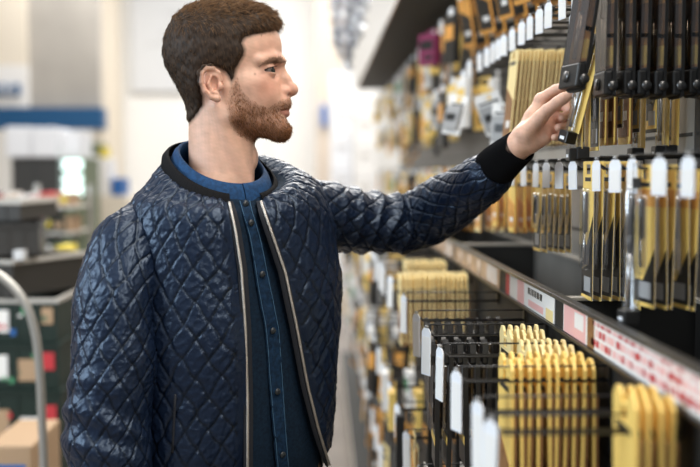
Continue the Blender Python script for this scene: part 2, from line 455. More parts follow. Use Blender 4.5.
def tufts(roots, dirs, L, w, bend, cols, name, m, seg=4, up=None):
    """thin tapering strands, each with its own curve"""
    n = len(roots); t = np.linspace(0, 1, seg+1)
    d = dirs/np.linalg.norm(dirs, axis=1)[:, None]
    a = np.cross(d, RNG.normal(size=(n, 3))); a /= np.linalg.norm(a, axis=1)[:, None]; b = np.cross(d, a)
    V = []
    for i, s in enumerate(t):
        c = roots+d*(L*s)[:, None]+bend*(s*s)
        r = (w*(1-s)**.7*.5+1e-5)[:, None]
        for k in range(3):
            q = 2*PI*k/3; V.append(c+(a*math.cos(q)+b*math.sin(q))*r)
    V = np.stack(V, 1)                      # n, (seg+1)*3, 3
    m_ = (seg+1)*3; F = []
    for i in range(seg):
        for k in range(3): F.append([i*3+k, i*3+(k+1) % 3, (i+1)*3+(k+1) % 3, (i+1)*3+k])
    F = np.array(F)[None]+(np.arange(n)*m_)[:, None, None]
    return V.reshape(-1, 3), F.reshape(-1, 4), np.repeat(cols, m_, 0)
M_hair = attr_color(mat('hair', (.08, .05, .03), rough=.62, spec=.22))
# ---- hair: a cap of hair that grows out of the skin, and strands on it
def hair_thick(P):
    u, w = side_px(P); h = poly_sd(HAIR, u, w)
    L = local(P)
    top = np.clip((46-L[..., 1])/34, 0, 1); front = np.clip((L[..., 0]-215)/50, 0, 1)
    T = 2.0+4.6*top+.8*top*front
    k = np.clip((h+2.0)/(9+4*top), 0, 1)**.8; k = k*k*(3-2*k)
    return (-2.2+(T+2.2)*k)*S
hn = Noise(.009, 14, seed=9); hn2 = Noise(.0045, 14, seed=10)
def f_hair(P):
    d = head_units(local(P))*S*.92
    Q = P*np.array([1, 1, .45])
    top_ = np.clip((40-local(P)[..., 1])/20, 0, 1)
    return d-hair_thick(P)-(.0005+.0011*top_)*hn(Q)
hx = axis([(-.30, -.045, .0019)]); hy = axis([(1.635, 1.825, .0019)]); hz = axis([(1.565, 1.825, .0019)])
HV, HF = surface_nets(f_hair, hx, hy, hz, blk=32, slack=1.6)
# keep what stands proud of the skin
dh = head_units(local(HV))*S
keepv = (dh > -.0002)
fk = keepv[HF].all(1); HF = HF[fk]
HN = normals(HV, HF)
if (HN[:, 2]*(HV[:, 2]-1.7)).sum() < 0: HF = HF[:, ::-1]; HN = -HN
HU, HW = side_px(HV)
hin = poly_sd(HAIR, HU, HW)
used = np.zeros(len(HV), bool); used[HF.ravel()] = True
def hair_dir(P, N):
    L = local(P); top = np.clip((44-L[:, 1])/26, 0, 1)[:, None]; fr = np.clip((L[:, 0]-195)/60, 0, 1)[:, None]
    down = np.array([[.10, 0, -1.0]])*(1-fr)+np.array([[.35, 0, -.9]])*fr
    upd = np.array([[.62, 0, .42]])
    sidew = np.sign(HY-P[:, 1])[:, None]*np.array([[0, -.25, 0]])
    d = down*(1-top)+upd*top+sidew*(1-top)*.4
    d = d-N*(d*N).sum(1)[:, None]*.9; d /= np.linalg.norm(d, axis=1)[:, None]+1e-9
    return d, top[:, 0]
cand = np.flatnonzero(used & (hin > -.6))
pick = RNG.choice(cand, min(24000, len(cand)), replace=False)
R_, N_ = HV[pick]-HN[pick]*.0012, HN[pick]
D_, top = hair_dir(R_, N_)
dirs = D_+N_*(.16+.30*top)[:, None]+RNG.normal(size=R_.shape)*.23
clump = Noise(.012, 8, seed=21)(R_)
dirs += np.cross(D_, N_)*(clump*.16)[:, None]
edge = np.clip(hin[pick]/7, .25, 1)
L_ = (.008+.011*top)*RNG.uniform(.6, 1.25, len(pick))*edge
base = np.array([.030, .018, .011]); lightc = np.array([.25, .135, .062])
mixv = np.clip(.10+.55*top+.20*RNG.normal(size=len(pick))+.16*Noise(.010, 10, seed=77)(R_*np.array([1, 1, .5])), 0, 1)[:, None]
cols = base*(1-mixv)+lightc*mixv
bend = (-N_*.25+np.array([0, 0, -.3]))*L_[:, None]
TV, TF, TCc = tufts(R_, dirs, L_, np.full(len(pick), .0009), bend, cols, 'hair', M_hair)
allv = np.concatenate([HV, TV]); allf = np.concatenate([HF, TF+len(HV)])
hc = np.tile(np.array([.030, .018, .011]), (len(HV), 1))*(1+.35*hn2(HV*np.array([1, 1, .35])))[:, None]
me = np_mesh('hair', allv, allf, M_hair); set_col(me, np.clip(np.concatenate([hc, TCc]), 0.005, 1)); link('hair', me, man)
# ---- beard and eyebrows
def short_hair(mask, count, L, w, dirf, c0, c1, name, out=.35):
    cand = np.flatnonzero(mask); pick = RNG.choice(cand, count, replace=len(cand) < count)
    R0 = BV[pick]+RNG.normal(size=(count, 3))*.0006; N0 = BN[pick]
    d = dirf(R0); d = d-N0*(d*N0).sum(1)[:, None]; d /= np.linalg.norm(d, axis=1)[:, None]+1e-9
    R0 = R0-N0*.0006
    l = L(pick)*RNG.uniform(.6, 1.3, count)
    d = d+N0*out+RNG.normal(size=d.shape)*.28
    k = RNG.uniform(0, 1, (count, 1)); V, F, Cc = tufts(R0, d, l, np.full(count, w), np.zeros((count, 3)), c0*(1-k)+c1*k, name, M_hair, seg=2)
    me = np_mesh(name, V, F, M_hair); set_col(me, Cc); link(name, me, man)
short_hair(isl & (bs > -.8) & (pw < 147) & (BV[:, 2] > 1.54), 15000, lambda p: .0026+.0040*np.clip((bs[p])/9, 0, 1), .00055, lambda P: np.tile(np.array([.30, 0, -1.0]), (len(P), 1)), np.array([.07, .030, .015]), np.array([.44, .20, .085]), 'beard', .34)
short_hair(isl & (brow > -.5), 700, lambda p: np.full(len(p), .006), .0006, lambda P: np.tile(np.array([-1.0, 0, .25]), (len(P), 1)), np.array([.09, .05, .03]), np.array([.20, .11, .06]), 'eyebrows', .15)
# ---- eyes
M_eye = attr_color(mat('eyeball', (.8, .8, .8), rough=.08, spec=.5, coat=.5))
for sgn in (1, -1):
    bm = bmesh.new(); bmesh.ops.create_uvsphere(bm, u_segments=40, v_segments=28, radius=7.0*S)
    me = bpy.data.meshes.new('eye'); bm.to_mesh(me); bm.free()
    V = np.array([v.co[:] for v in me.vertices]); gaze = np.array([1.0, -.18*sgn, -.06]); gaze /= np.linalg.norm(gaze)
    c = (V/np.linalg.norm(V, axis=1)[:, None])@gaze
    Cc = np.where((c > .965)[:, None], [.01, .01, .01], np.where((c > .70)[:, None], [.02, .022, .018], [.20, .16, .14]))
    bulge = np.clip((c-.85)/.15, 0, 1); V = V*(1+.07*bulge)[:, None]
    me.vertices.foreach_set('co', V.astype(np.float32).ravel()); me.polygons.foreach_set('use_smooth', np.ones(len(me.polygons), bool))
    me.materials.append(M_eye); set_col(me, Cc); o = link('eye', me, man)
    q = np.array([269.4, 74.0, 17.5*sgn]); o.location = (O3[0]+(q[0]-VPX)*S, HY-q[2]*S, O3[2]-(q[1]-VPY)*S)

LV = []; Ld = []
for i in range(70):
    u = 266+10.5*i/69; wq = 74.3-.36*(u-264.5); r2 = 8.6**2-(u-269.6)**2-(wq-74.0)**2
    for sg in (1, -1):
        l = 17.5+math.sqrt(max(r2, 0)); LV.append([O3[0]+(u-VPX)*S, HY-sg*l*S, O3[2]-(wq-VPY)*S]); Ld.append([1.0, -sg*(.9-.09*(u-265)), -.05+.1*math.sin(i*2.1)])
LV = np.array(LV); Ld = np.array(Ld)
V, F, Cc = tufts(LV, Ld, np.full(len(LV), .0052), np.full(len(LV), .0007), np.tile([[0, 0, .0015]], (len(LV), 1)), np.tile([[.02, .012, .01]], (len(LV), 1)), 'eyelashes', M_hair, seg=3)
me = np_mesh('eyelashes', V, F, M_hair); set_col(me, Cc); link('eyelashes', me, man)
# ================================================================== clothes
def nylon(name, base):
    m = mat(name, base, rough=.36, spec=.5)
    nt = m.node_tree; b = nt.nodes['Principled BSDF']; L = nt.links
    b.inputs['Specular Tint'].default_value = (.62, .78, 1.0, 1)
    tc = nt.nodes.new('ShaderNodeTexCoord')
    n1 = nt.nodes.new('ShaderNodeTexNoise'); n1.inputs['Scale'].default_value = 55; n1.inputs['Detail'].default_value = 3; n1.inputs['Distortion'].default_value = 1.2
    n2 = nt.nodes.new('ShaderNodeTexVoronoi'); n2.inputs['Scale'].default_value = 62; n2.feature = 'DISTANCE_TO_EDGE'
    ad = nt.nodes.new('ShaderNodeMath'); ad.operation = 'MULTIPLY_ADD'; ad.inputs[1].default_value = .8
    L.new(tc.outputs['Object'], n1.inputs['Vector']); L.new(tc.outputs['Object'], n2.inputs['Vector'])
    L.new(n2.outputs['Distance'], ad.inputs[0]); L.new(n1.outputs['Fac'], ad.inputs[2])
    bp = nt.nodes.new('ShaderNodeBump'); bp.inputs['Strength'].default_value = .38; bp.inputs['Distance'].default_value = .004
    L.new(ad.outputs[0], bp.inputs['Height']); L.new(bp.outputs['Normal'], b.inputs['Normal'])
    a = nt.nodes.new('ShaderNodeAttribute'); a.attribute_name = 'col'; L.new(a.outputs['Color'], b.inputs['Base Color'])
    return m
M_nylon = nylon('quilted_nylon', (.006, .014, .04))
M_rib = mat('black_rib_knit', (.006, .006, .007), rough=.9, spec=.15)
M_zip = mat('brass_zip', (.58, .54, .49), rough=.38, metal=.9, bump=.6, bscale=900)
M_tape = mat('zip_tape', (.008, .010, .016), rough=.85)
M_denim = mat('blue_denim', (.005, .021, .050), rough=.85, spec=.2, noise=.35, nscale=160, bump=.4, bscale=500)
M_denim2 = mat('dark_denim', (.004, .014, .030), rough=.88, spec=.2, noise=.3, nscale=200, bump=.3, bscale=500)
M_collar = mat('collar_denim', (.008, .042, .115), rough=.8, spec=.25, noise=.25, nscale=160, bump=.3, bscale=500)
M_stitch = mat('pale_stitch', (.05, .13, .22), rough=.8)
M_jean = mat('dark_jeans', (.015, .02, .035), rough=.9, noise=.3, nscale=120)
M_leather = mat('brown_leather', (.12, .05, .02), rough=.5)
M_button = mat('dark_button', (.02, .025, .03), rough=.35)
M_shoe = mat('shoe_leather', (.03, .02, .015), rough=.5)
jw = [Noise(.16, 8, seed=31), Noise(.045, 10, seed=32), Noise(.022, 12, seed=33), Noise(.30, 5, seed=34)]
def quilt(u, v, P, cw, ch, amp, rnd=1.0):
    wob = jw[1](P)*.055*rnd
    wb2 = jw[0](P)*.06*rnd
    p = u/cw+v/ch+wob+wb2; q = u/cw-v/ch-wob+wb2*.5
    a = np.abs(np.sin(PI*p)); b = np.abs(np.sin(PI*q))
    pil = (1-(1-a)**3.6)*(1-(1-b)**3.6)
    cr = np.abs(jw[2](P)); cr = np.exp(-(cr/.35)**2)         # crumpled ridges inside the pillows
    cr2 = np.exp(-(jw[1](P*1.3+5)/.3)**2)
    pil = np.clip(pil*1.25, 0, 1)
    h = amp*(pil**.7)+amp*.20*rnd*(cr-.3)*pil+amp*.32*rnd*(cr2-.3)*pil
    stitch = np.minimum(a, b)
    return h, stitch
def grid_faces(nv, nu, closed):
    i = np.arange(nv-1)[:, None]; j = np.arange(nu if closed else nu-1)[None]
    a = i*nu+j; b = i*nu+(j+1) % nu
    return np.stack([a, b, b+nu, a+nu], -1).reshape(-1, 4)
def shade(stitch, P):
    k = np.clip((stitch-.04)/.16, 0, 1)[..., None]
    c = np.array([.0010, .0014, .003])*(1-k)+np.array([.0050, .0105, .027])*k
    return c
# ---- torso of the jacket: rows (t, zc, s, f, a, b, tilt)
RINGS = [(0, .93, 0, 0, .172, .122, 0, 0), (.05, .965, 0, 0, .180, .130, 0, 0), (.10, 1.0, 0, 0, .192, .138, 0, 0), (.30, 1.14, 0, 0, .200, .142, 0, 0), (.50, 1.27, .002, 0, .205, .142, 0, 0),
         (.62, 1.345, .0, 0, .201, .137, .03, .0), (.70, 1.405, -.002, 0, .192, .131, .08, .06), (.78, 1.446, -.006, .002, .177, .121, .14, .14), (.85, 1.464, -.012, .004, .150, .108, .22, .24),
         (.92, 1.483, -.020, .007, .121, .096, .36, .24), (1.0, 1.492, -.031, .010, .090, .084, .56, .05)]
def ring_pt(t, phi, grow=0.0, ex=2.25):
    R = interp(RINGS, np.atleast_1d(t)); zc, s, f, a, b, tl, ks = [R[:, i] for i in range(7)]
    a = a+grow; b = b+grow
    c, n = np.cos(phi), np.sin(phi)
    r = (np.abs(c)**ex+np.abs(n)**ex)**(-1/ex)
    ds, df = a*n*r, b*c*r
    # chest fuller in front, back flatter
    x = TC[0]+(s+ds)*SX[0]+(f+df)*FX[0]; y = TC[1]+(s+ds)*SX[1]+(f+df)*FX[1]
    z = zc-tl*df+ks*np.maximum(ds, 0)
    return np.stack([x, y, z], -1)
def find_phi(t, target, lo=-1.45, hi=1.45, grow=.0):
    """angle where the ring meets a drawn line x = target(y)"""
    ph = np.linspace(lo, hi, 400); P = ring_pt(np.full(400, t), ph, grow); u, w = proj(P)
    e = u-np.interp(w, target[:, 0], target[:, 1]); k = np.flatnonzero((e[:-1] < 0) & (e[1:] >= 0))
    if len(k) == 0: return ph[np.argmin(abs(e))]
    k = k[0]; return ph[k]+(ph[k+1]-ph[k])*(-e[k])/(e[k+1]-e[k])
def line(*p): return np.array([(b, a) for a, b in p], float)
ZR = line((226, 150), (228, 197), (235, 230), (241, 270), (245, 330), (247, 400), (247, 467), (247, 700))
ZL = line((253, 150), (255, 187), (268, 225), (284, 272), (295, 325), (306, 385), (317, 430), (328, 467), (331, 700))
nv, nu = 210, 440
T = np.linspace(0, 1, nv)
PR = np.array([find_phi(t, ZR) for t in T]); PL = np.array([find_phi(t, ZL) for t in T])
def smooth(a, n=5):
    k = np.ones(n)/n; return np.convolve(np.pad(a, n//2, 'edge'), k, 'valid')
PR, PL = smooth(PR), smooth(PL)
s_ = np.linspace(0, 1, nu)
PHI = PL[:, None]+(PR+2*PI-PL)[:, None]*s_[None]
TT = np.repeat(T[:, None], nu, 1)
G = ring_pt(TT.ravel(), PHI.ravel()).reshape(nv, nu, 3)
def gnorm(G, closed=False):
    if closed: du = np.roll(G, -1, 1)-np.roll(G, 1, 1)
    else: du = np.gradient(G, axis=1)
    dv = np.gradient(G, axis=0); n = np.cross(du, dv); return n/np.maximum(np.linalg.norm(n, axis=-1), 1e-9)[..., None]
N = gnorm(G)
if ((G[..., :2]-TC)*N[..., :2]).sum() < 0: N = -N
# a pattern laid on the cloth: u around at chest girth, v up the cloth
chest = .205*5.6
U = (PHI/(2*PI))*chest
V_ = np.concatenate([[0], np.cumsum(np.linalg.norm(np.diff(ring_pt(T, np.full(nv, -.9)), axis=0), axis=1))])[:, None]+0*U
flat = G.reshape(-1, 3)
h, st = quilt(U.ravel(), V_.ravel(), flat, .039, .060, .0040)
h = h*np.clip((1-TT.ravel())/.04, .1, 1)
# drape: soft vertical folds low down, pull lines from the lifted arm
phi_f = ((PHI.ravel()+PI) % (2*PI))-PI
drape = .006*jw[0](flat*np.array([1, 1, .35]))+.004*jw[3](flat)
pull = np.exp(-((phi_f-1.2)/.5)**2)*np.clip((flat[:, 2]-1.2)/.2, 0, 1)*.004*np.sin((flat[:, 2]*60+phi_f*5))
edge = np.minimum(s_, 1-s_)[None]*chest+0*U; ek = np.clip((edge.ravel()-.010)/.012, 0, 1)
hem = np.clip((V_.ravel()-.045)/.02, 0, 1)
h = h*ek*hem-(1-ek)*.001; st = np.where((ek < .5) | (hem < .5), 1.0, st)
D = (flat+N.reshape(-1, 3)*(h+(drape+pull)*np.clip(1.6-1.6*T.repeat(nu), 0, 1))[:, None])
FT = grid_faces(nv, nu, False)
# seam from collar down: band beside each zip
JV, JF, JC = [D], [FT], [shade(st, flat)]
JC[0] = np.where((hem < .5)[:, None], [.006, .006, .007], JC[0])
off = len(D)
# ---- sleeves
def tube_frames(C):
    t = np.gradient(C, axis=0); t /= np.linalg.norm(t, axis=1)[:, None]
    u = np.zeros_like(t); r = np.array([0, -1.0, 0.0]); r -= t[0]*(r@t[0]); r /= np.linalg.norm(r); u[0] = r
    for i in range(1, len(C)):
        r = u[i-1]-t[i]*(u[i-1]@t[i]); u[i] = r/np.linalg.norm(r)
    return t, u, np.cross(t, u)
def spline(keys, n):
    """rows: (px,py,Y,r) -> smooth centre line and radius, even steps"""
    P = np.array([list(at(a, b, c))+[r] for a, b, c, r in keys]); d = np.concatenate([[0], np.cumsum(np.linalg.norm(np.diff(P[:, :3], axis=0), axis=1))])
    K = np.column_stack([d, P]); f = interp(K, np.linspace(0, d[-1], 600))
    L = np.concatenate([[0], np.cumsum(np.linalg.norm(np.diff(f[:, :3], axis=0), axis=1))])
    q = np.linspace(0, L[-1], n); return np.stack([np.interp(q, L, f[:, i]) for i in range(4)], 1), q
def sleeve(keys, n, m_, folds, rref, cw, ch, amp):
    f, q = spline(keys, n); C, r = f[:, :3], f[:, 3]; t, u, w = tube_frames(C)
    th = np.linspace(0, 2*PI, m_, endpoint=False)
    dirn = u[:, None]*np.cos(th)[None, :, None]+w[:, None]*np.sin(th)[None, :, None]
    base = C[:, None]+dirn*r[:, None, None]
    uu = np.repeat((th*rref)[None], n, 0).ravel(); vv = np.repeat(q[:, None], m_, 1).ravel(); P = base.reshape(-1, 3)
    cw = 2*PI*rref/round(2*PI*rref/cw)
    h, st = quilt(uu, vv, P, cw, ch, amp)
    h = h+folds(vv, np.tile(th, n), q[-1], P)
    P = P+dirn.reshape(-1, 3)*h[:, None]
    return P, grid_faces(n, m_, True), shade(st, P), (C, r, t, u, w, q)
def folds_r(v, th, L, P):
    e = np.exp(-((v/L-.66)/.16)**2)
    return e*.0045*(np.sin(v*120+2.8*np.sin(th+.6)+jw[0](P)*1.2))*(.5+.5*np.cos(th-1.2))+.0035*jw[0](P)
def folds_l(v, th, L, P):
    e = np.exp(-((v/L-.36)/.24)**2)
    ph = v*125+2.6*np.cos(th-.5)+jw[0](P)*1.6
    ridge = 1-np.abs(np.sin(ph/2)); 
    return e*.009*(ridge**1.2-.30)+.003*jw[0](P)
SR = [(155, 222, 1.705, .050), (140, 238, 1.672, .057), (126, 257, 1.632, .061), (117, 288, 1.605, .062), (114, 335, 1.59, .063), (111, 390, 1.58, .066), (109, 450, 1.57, .066), (106, 500, 1.56, .062), (104, 545, 1.545, .052), (104, 556, 1.54, .040)]
SL = [(290, 212, 1.80, .055), (312, 214, 1.84, .060), (338, 219, 1.885, .0605), (375, 222, 1.94, .0565), (413, 221, 1.965, .0560), (440, 209, 1.93, .0540), (466, 192, 1.86, .0485), (484, 177, 1.80, .0435), (492, 170.5, 1.782, .0395), (497, 165.5, 1.768, .0330)]
for keys, fl, n_, cw, ch in ((SR, folds_r, 260, .035, .050), (SL, folds_l, 230, .036, .050)):
    P, F_, C_, fr = sleeve(keys, n_, 210, fl, .066, cw, ch, .0037)
    Fo = F_
    JV.append(P); JF.append(Fo+off); JC.append(C_); off += len(P)
    if keys is SR: FRR = fr
    else: FRL = fr
JVa = np.concatenate(JV); JFa = np.concatenate(JF)
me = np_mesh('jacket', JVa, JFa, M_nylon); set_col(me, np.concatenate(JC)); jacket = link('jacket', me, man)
sm = jacket.modifiers.new('thick', 'SOLIDIFY'); sm.thickness = .003; sm.offset = -1
# cuffs and collar: ribbed knit
def rib_tube(C, r, name, parent, m=M_rib, nr=80, amp=.0011, m_=480, flatten=None):
    t, u, w = tube_frames(C); th = np.linspace(0, 2*PI, m_, endpoint=False)
    rr = r[:, None]+amp*np.sin(th*nr)[None]
    dirn = u[:, None]*np.cos(th)[None, :, None]+w[:, None]*np.sin(th)[None, :, None]
    P = (C[:, None]+dirn*rr[..., None]).reshape(-1, 3)
    o = link(name, np_mesh(name, P, grid_faces(len(C), m_, True), m), parent)
    sm = o.modifiers.new('thick', 'SOLIDIFY'); sm.thickness = .0025; sm.offset = -1; return o
f, q = spline([(487, 173, 1.79, .0350), (496, 166.5, 1.772, .0375), (507, 157, 1.745, .0345), (517, 148.8, 1.722, .0310), (520.5, 146, 1.714, .0300)], 40)
rib_tube(f[:, :3], f[:, 3], 'cuff', jacket)
f, q = spline([(104, 548, 1.545, .040), (104, 562, 1.54, .038), (104, 590, 1.535, .033), (104, 600, 1.533, .032)], 30)
rib_tube(f[:, :3], f[:, 3], 'cuff', jacket)
def band(name, parent, m, t0, rows, plo, phi_, n=300, amp=0, nr=120, thick=.0025, mrk=None):
    """a band standing on the neck ring; rows: (height, grow)"""
    ph = np.linspace(plo, phi_, n); out = []
    for hgt, gr in rows:
        P = ring_pt(np.full(n, t0), ph, gr+0*hgt); P = P+amp*np.sin(ph*nr)[:, None]*np.stack([np.sin(ph)*SX[0]+np.cos(ph)*FX[0], np.sin(ph)*SX[1]+np.cos(ph)*FX[1], 0*ph], -1)
        P[:, 2] += hgt; out.append(P)
    o = link(name, np_mesh(name, np.concatenate(out), grid_faces(len(rows), n, False), m), parent)
    sm = o.modifiers.new('thick', 'SOLIDIFY'); sm.thickness = thick; sm.offset = 0; return o
phr, phl = PR[-1], PL[-1]
band('collar', jacket, M_rib, 1.0, [(-.024, .007), (-.010, .0115), (.004, .010), (.013, .004), (.016, .000)], phl, phr+2*PI, amp=.0007)
# zips: teeth as a fine bead on a tape along each front edge
def zip_line(tl, ph_arr, sgn):
    pts = []
    for t, p in zip(T[::3], ph_arr[::3]):
        if t < .03: continue
        a = ring_pt(t, np.array([p]), .0035)[0]; pts.append(a)
    return pts
for arr, sg in ((PR, 1), (PL, -1)):
    mb = MB(); pts = zip_line(T, arr, sg); mb.tube(pts, .0025, 8, M_zip)
    z = mb.build('zipper', jacket)
    # slider/stop
    tp_ = MB(); P_a = ring_pt(T, arr-sg*0+sg*.055, -.001); P_b = ring_pt(T, arr-sg*.03, .0015)
    V = np.stack([P_a, P_b], 1).reshape(-1, 3); F_ = grid_faces(nv, 2, False)
    o = link('zip_tape', np_mesh('zip_tape', V, F_, M_tape), z); s2 = o.modifiers.new('thick', 'SOLIDIFY'); s2.thickness = .0015; s2.offset = 0
# welt pocket on his right front
pk = MB()
pts = []
for py_ in (387, 405, 425, 445, 462):
    ln = line((176, 300), (176, 387), (172, 467), (170, 600))
    tt = np.interp(py_, [387, 462], [.30, .16]); ph_ = find_phi(tt, ln, -2.2, 0, .008); pts.append(ring_pt(tt, np.array([ph_]), .009)[0])
pk.tube(pts, .0022, 6, M_tape); pk.build('pocket_zip', jacket)
# ---- shirt: front, placket, buttons, collar
T2 = np.linspace(0, 1, 120); ph2 = np.linspace(-1.5, 1.5, 160)
def shirt_pt(t, p, g=0):
    gr = -.017+g+np.interp(t, [0, .8, 1], [0, .002, .006]); return ring_pt(t, p, gr)
Gs = shirt_pt(np.repeat(T2, 160), np.tile(ph2, 120))
Gs = Gs+.0025*jw[0](Gs*np.array([1.6, 1.6, .4]))[:, None]*np.array([FX[0], FX[1], 0])
shirt = link('shirt', np_mesh('shirt', Gs, grid_faces(120, 160, False), M_denim2), man)
sm = shirt.modifiers.new('thick', 'SOLIDIFY'); sm.thickness = .0015; sm.offset = -1
def phi_of(line_, T_, g):
    out = []
    for t in T_:
        ph = np.linspace(-1.45, 1.45, 300); P = shirt_pt(np.full(300, t), ph, g); u, w = proj(P)
        e = u-np.interp(w, line_[:, 0], line_[:, 1]); k = np.flatnonzero((e[:-1] < 0) & (e[1:] >= 0)); out.append(ph[k[0]] if len(k) else ph[np.argmin(abs(e))])
    return smooth(np.array(out), 5)
PKL = line((236, 150), (239, 200), (250, 240), (258, 290), (265.6, 330), (270, 390), (277, 467), (282, 700))
PKR = line((247, 150), (250, 200), (262, 240), (272, 290), (280, 330), (284, 390), (289, 467), (294, 700))
pa, pb = phi_of(PKL, T2, .004), phi_of(PKR, T2, .004)
K = np.linspace(0, 1, 10)
Gp = shirt_pt(np.repeat(T2, 10), (pa[:, None]+(pb-pa)[:, None]*K).ravel(), .0045)
Gp += .0010*jw[2](Gp)[:, None]*np.array([FX[0], FX[1], 0])
pl = link('placket', np_mesh('placket', Gp, grid_faces(120, 10, False), M_denim), shirt)
sm = pl.modifiers.new('thick', 'SOLIDIFY'); sm.thickness = .003; sm.offset = -1
for arr, o_ in ((pa, .012), (pb, -.012)):
    mb = MB(); Ps = shirt_pt(T2, arr+o_, .0052); mb.tube([tuple(p) for p in Ps], .0006, 5, M_stitch); mb.build('stitching', pl)
for t in (.985, .88, .74, .60, .44, .28, .12):
    p = np.interp(t, T2, (pa+pb)/2); c = shirt_pt(t, np.array([p]), .0075)[0]
    mb = MB(); mb.lathe([(.0001, -.001), (.0052, -.001), (.0056, .0004), (.0045, .0012), (.0032, .0007), (.0001, .0007)], (0, 0, 0), 'y', 20, M_button)
    b_ = mb.build('button', shirt); b_.location = c; b_.rotation_euler = (0, 0, math.atan2(FX[1], FX[0])+PI/2)
band('shirt_collar', shirt, M_collar, 1.0, [(-.028, -.004), (-.012, -.007), (.006, -.011), (.025, -.018), (.0265, -.015), (.018, -.009), (.004, -.003), (-.008, -.002)], .012, 2*PI-.012, thick=.002)
# ---- trousers, belt, shoes (below the picture's edge)
def leg_loft(sg):
    keys = [(0, .93, .068, .0, .085, .100), (.2, .82, .085, 0, .090, .105), (.5, .52, .10, .01, .075, .082), (.8, .25, .104, .0, .062, .068), (1, .075, .105, -.005, .062, .075)]
    R = interp(keys, np.linspace(0, 1, 60)); th = np.linspace(0, 2*PI, 60, endpoint=False); out = []
    for z, s, f, a, b in R:
        ds, df = a*np.sin(th), b*np.cos(th); out.append(np.stack([TC[0]+(sg*s+ds)*SX[0]+(f+df)*FX[0], TC[1]+(sg*s+ds)*SX[1]+(f+df)*FX[1], z+0*th], -1))
    P = np.concatenate(out); P += .003*jw[0](P)[:, None]*np.array([SX[0], SX[1], 0]); return P
Pa = [leg_loft(-1), leg_loft(1)]; Fq = grid_faces(60, 60, True)
th = np.linspace(0, 2*PI, 90, endpoint=False); wz = [(1.03, .145, .100), (1.0, .148, .104), (.95, .153, .106), (.90, .158, .11), (.84, .14, .10)]
W = np.concatenate([np.stack([TC[0]+a*np.sin(th)*SX[0]+b*np.cos(th)*FX[0], TC[1]+a*np.sin(th)*SX[1]+b*np.cos(th)*FX[1], z+0*th], -1) for z, a, b in wz])
V = np.concatenate(Pa+[W]); F_ = np.concatenate([Fq, Fq+3600, grid_faces(5, 90, True)+7200])
trous = link('trousers', np_mesh('trousers', V, F_, M_jean), man)
bl = np.concatenate([np.stack([TC[0]+a*np.sin(th)*SX[0]+b*np.cos(th)*FX[0], TC[1]+a*np.sin(th)*SX[1]+b*np.cos(th)*FX[1], z+0*th], -1) for z, a, b in [(1.00, .150, .106), (1.03, .148, .104)]])
o = link('belt', np_mesh('belt', bl, grid_faces(2, 90, True), M_leather), trous); sm = o.modifiers.new('thick', 'SOLIDIFY'); sm.thickness = .004
for sg in (-1, 1):
    mb = MB(); 
    base = [(.105*sg, -.085), (.075*sg, -.08), (.07*sg, .05), (.08*sg, .15), (.12*sg, .185), (.155*sg, .15), (.155*sg, .03), (.14*sg, -.07)]
    def w2(s, f): return (TC[0]+s*SX[0]+f*FX[0], TC[1]+s*SX[1]+f*FX[1])
    prev = None
    cx, cf = .112*sg, .04
    for z, k in ((.0, 1.0), (.022, 1.02), (.05, .97), (.07, .82), (.085, .62)):
        ring = [mb.bm.verts.new((*w2(cx+(a-cx)*k, (cf-(.03 if z > .06 else 0))+(b-cf)*k), z)) for a, b in base]
        if prev:
            for i in range(8): mb.bm.faces.new((prev[i], prev[(i+1) % 8], ring[(i+1) % 8], ring[i]))
        else: mb.bm.faces.new(ring)
        prev = ring
    mb.bm.faces.new(prev); mb.mi(M_shoe); sh = mb.build('shoe', man); sh.modifiers.new('s', 'SUBSURF').levels = 2
# ================================================================== materials of the shop
M_yel = mat('yellow_card', (.87, .60, .16), rough=.5, noise=.05, nscale=25)
M_yel2 = mat('pale_yellow_card', (.90, .72, .34), rough=.5)
M_org = mat('orange_card', (.70, .33, .07), rough=.5, noise=.12, nscale=30)
M_brn = mat('brown_card_print', (.26, .12, .04), rough=.5, noise=.2, nscale=60)
M_blk = mat('black_print', (.012, .012, .012), rough=.42)
M_blkp = mat('black_plastic', (.016, .016, .016), rough=.36, noise=.2, nscale=80, bump=.15, bscale=300)
M_blkw = mat('black_wire', (.02, .02, .02), rough=.35, metal=.3)
M_wht = mat('white_label', (.84, .86, .90), rough=.45)
M_whc = mat('white_card', (.85, .83, .80), rough=.55)
M_red = mat('red_print', (.55, .04, .05), rough=.5)
M_pink = mat('pink_print', (.85, .48, .46), rough=.5)
M_blue = mat('blue_print', (.03, .14, .42), rough=.45)
M_grn = mat('green_print', (.08, .30, .15), rough=.5)
M_pur = mat('magenta_print', (.22, .025, .09), rough=.5)
M_steel = mat('bright_steel', (.62, .62, .62), rough=.22, metal=1.0)
M_dsteel = mat('dark_steel', (.10, .10, .10), rough=.3, metal=.8)
M_gry = mat('grey_plastic', (.35, .35, .35), rough=.5)
M_panel = mat('grey_panel', (.31, .295, .27), rough=.34, metal=.35, noise=.08, nscale=8)
M_panel2 = mat('charcoal_panel', (.055, .053, .05), rough=.4, metal=.3)
M_dpanel = mat('dark_panel', (.030, .030, .028), rough=.6)
M_tray = mat('black_tray', (.012, .012, .011), rough=.55)
M_alu = mat('pale_aluminium_edge', (.60, .56, .50), rough=.35, metal=.6)
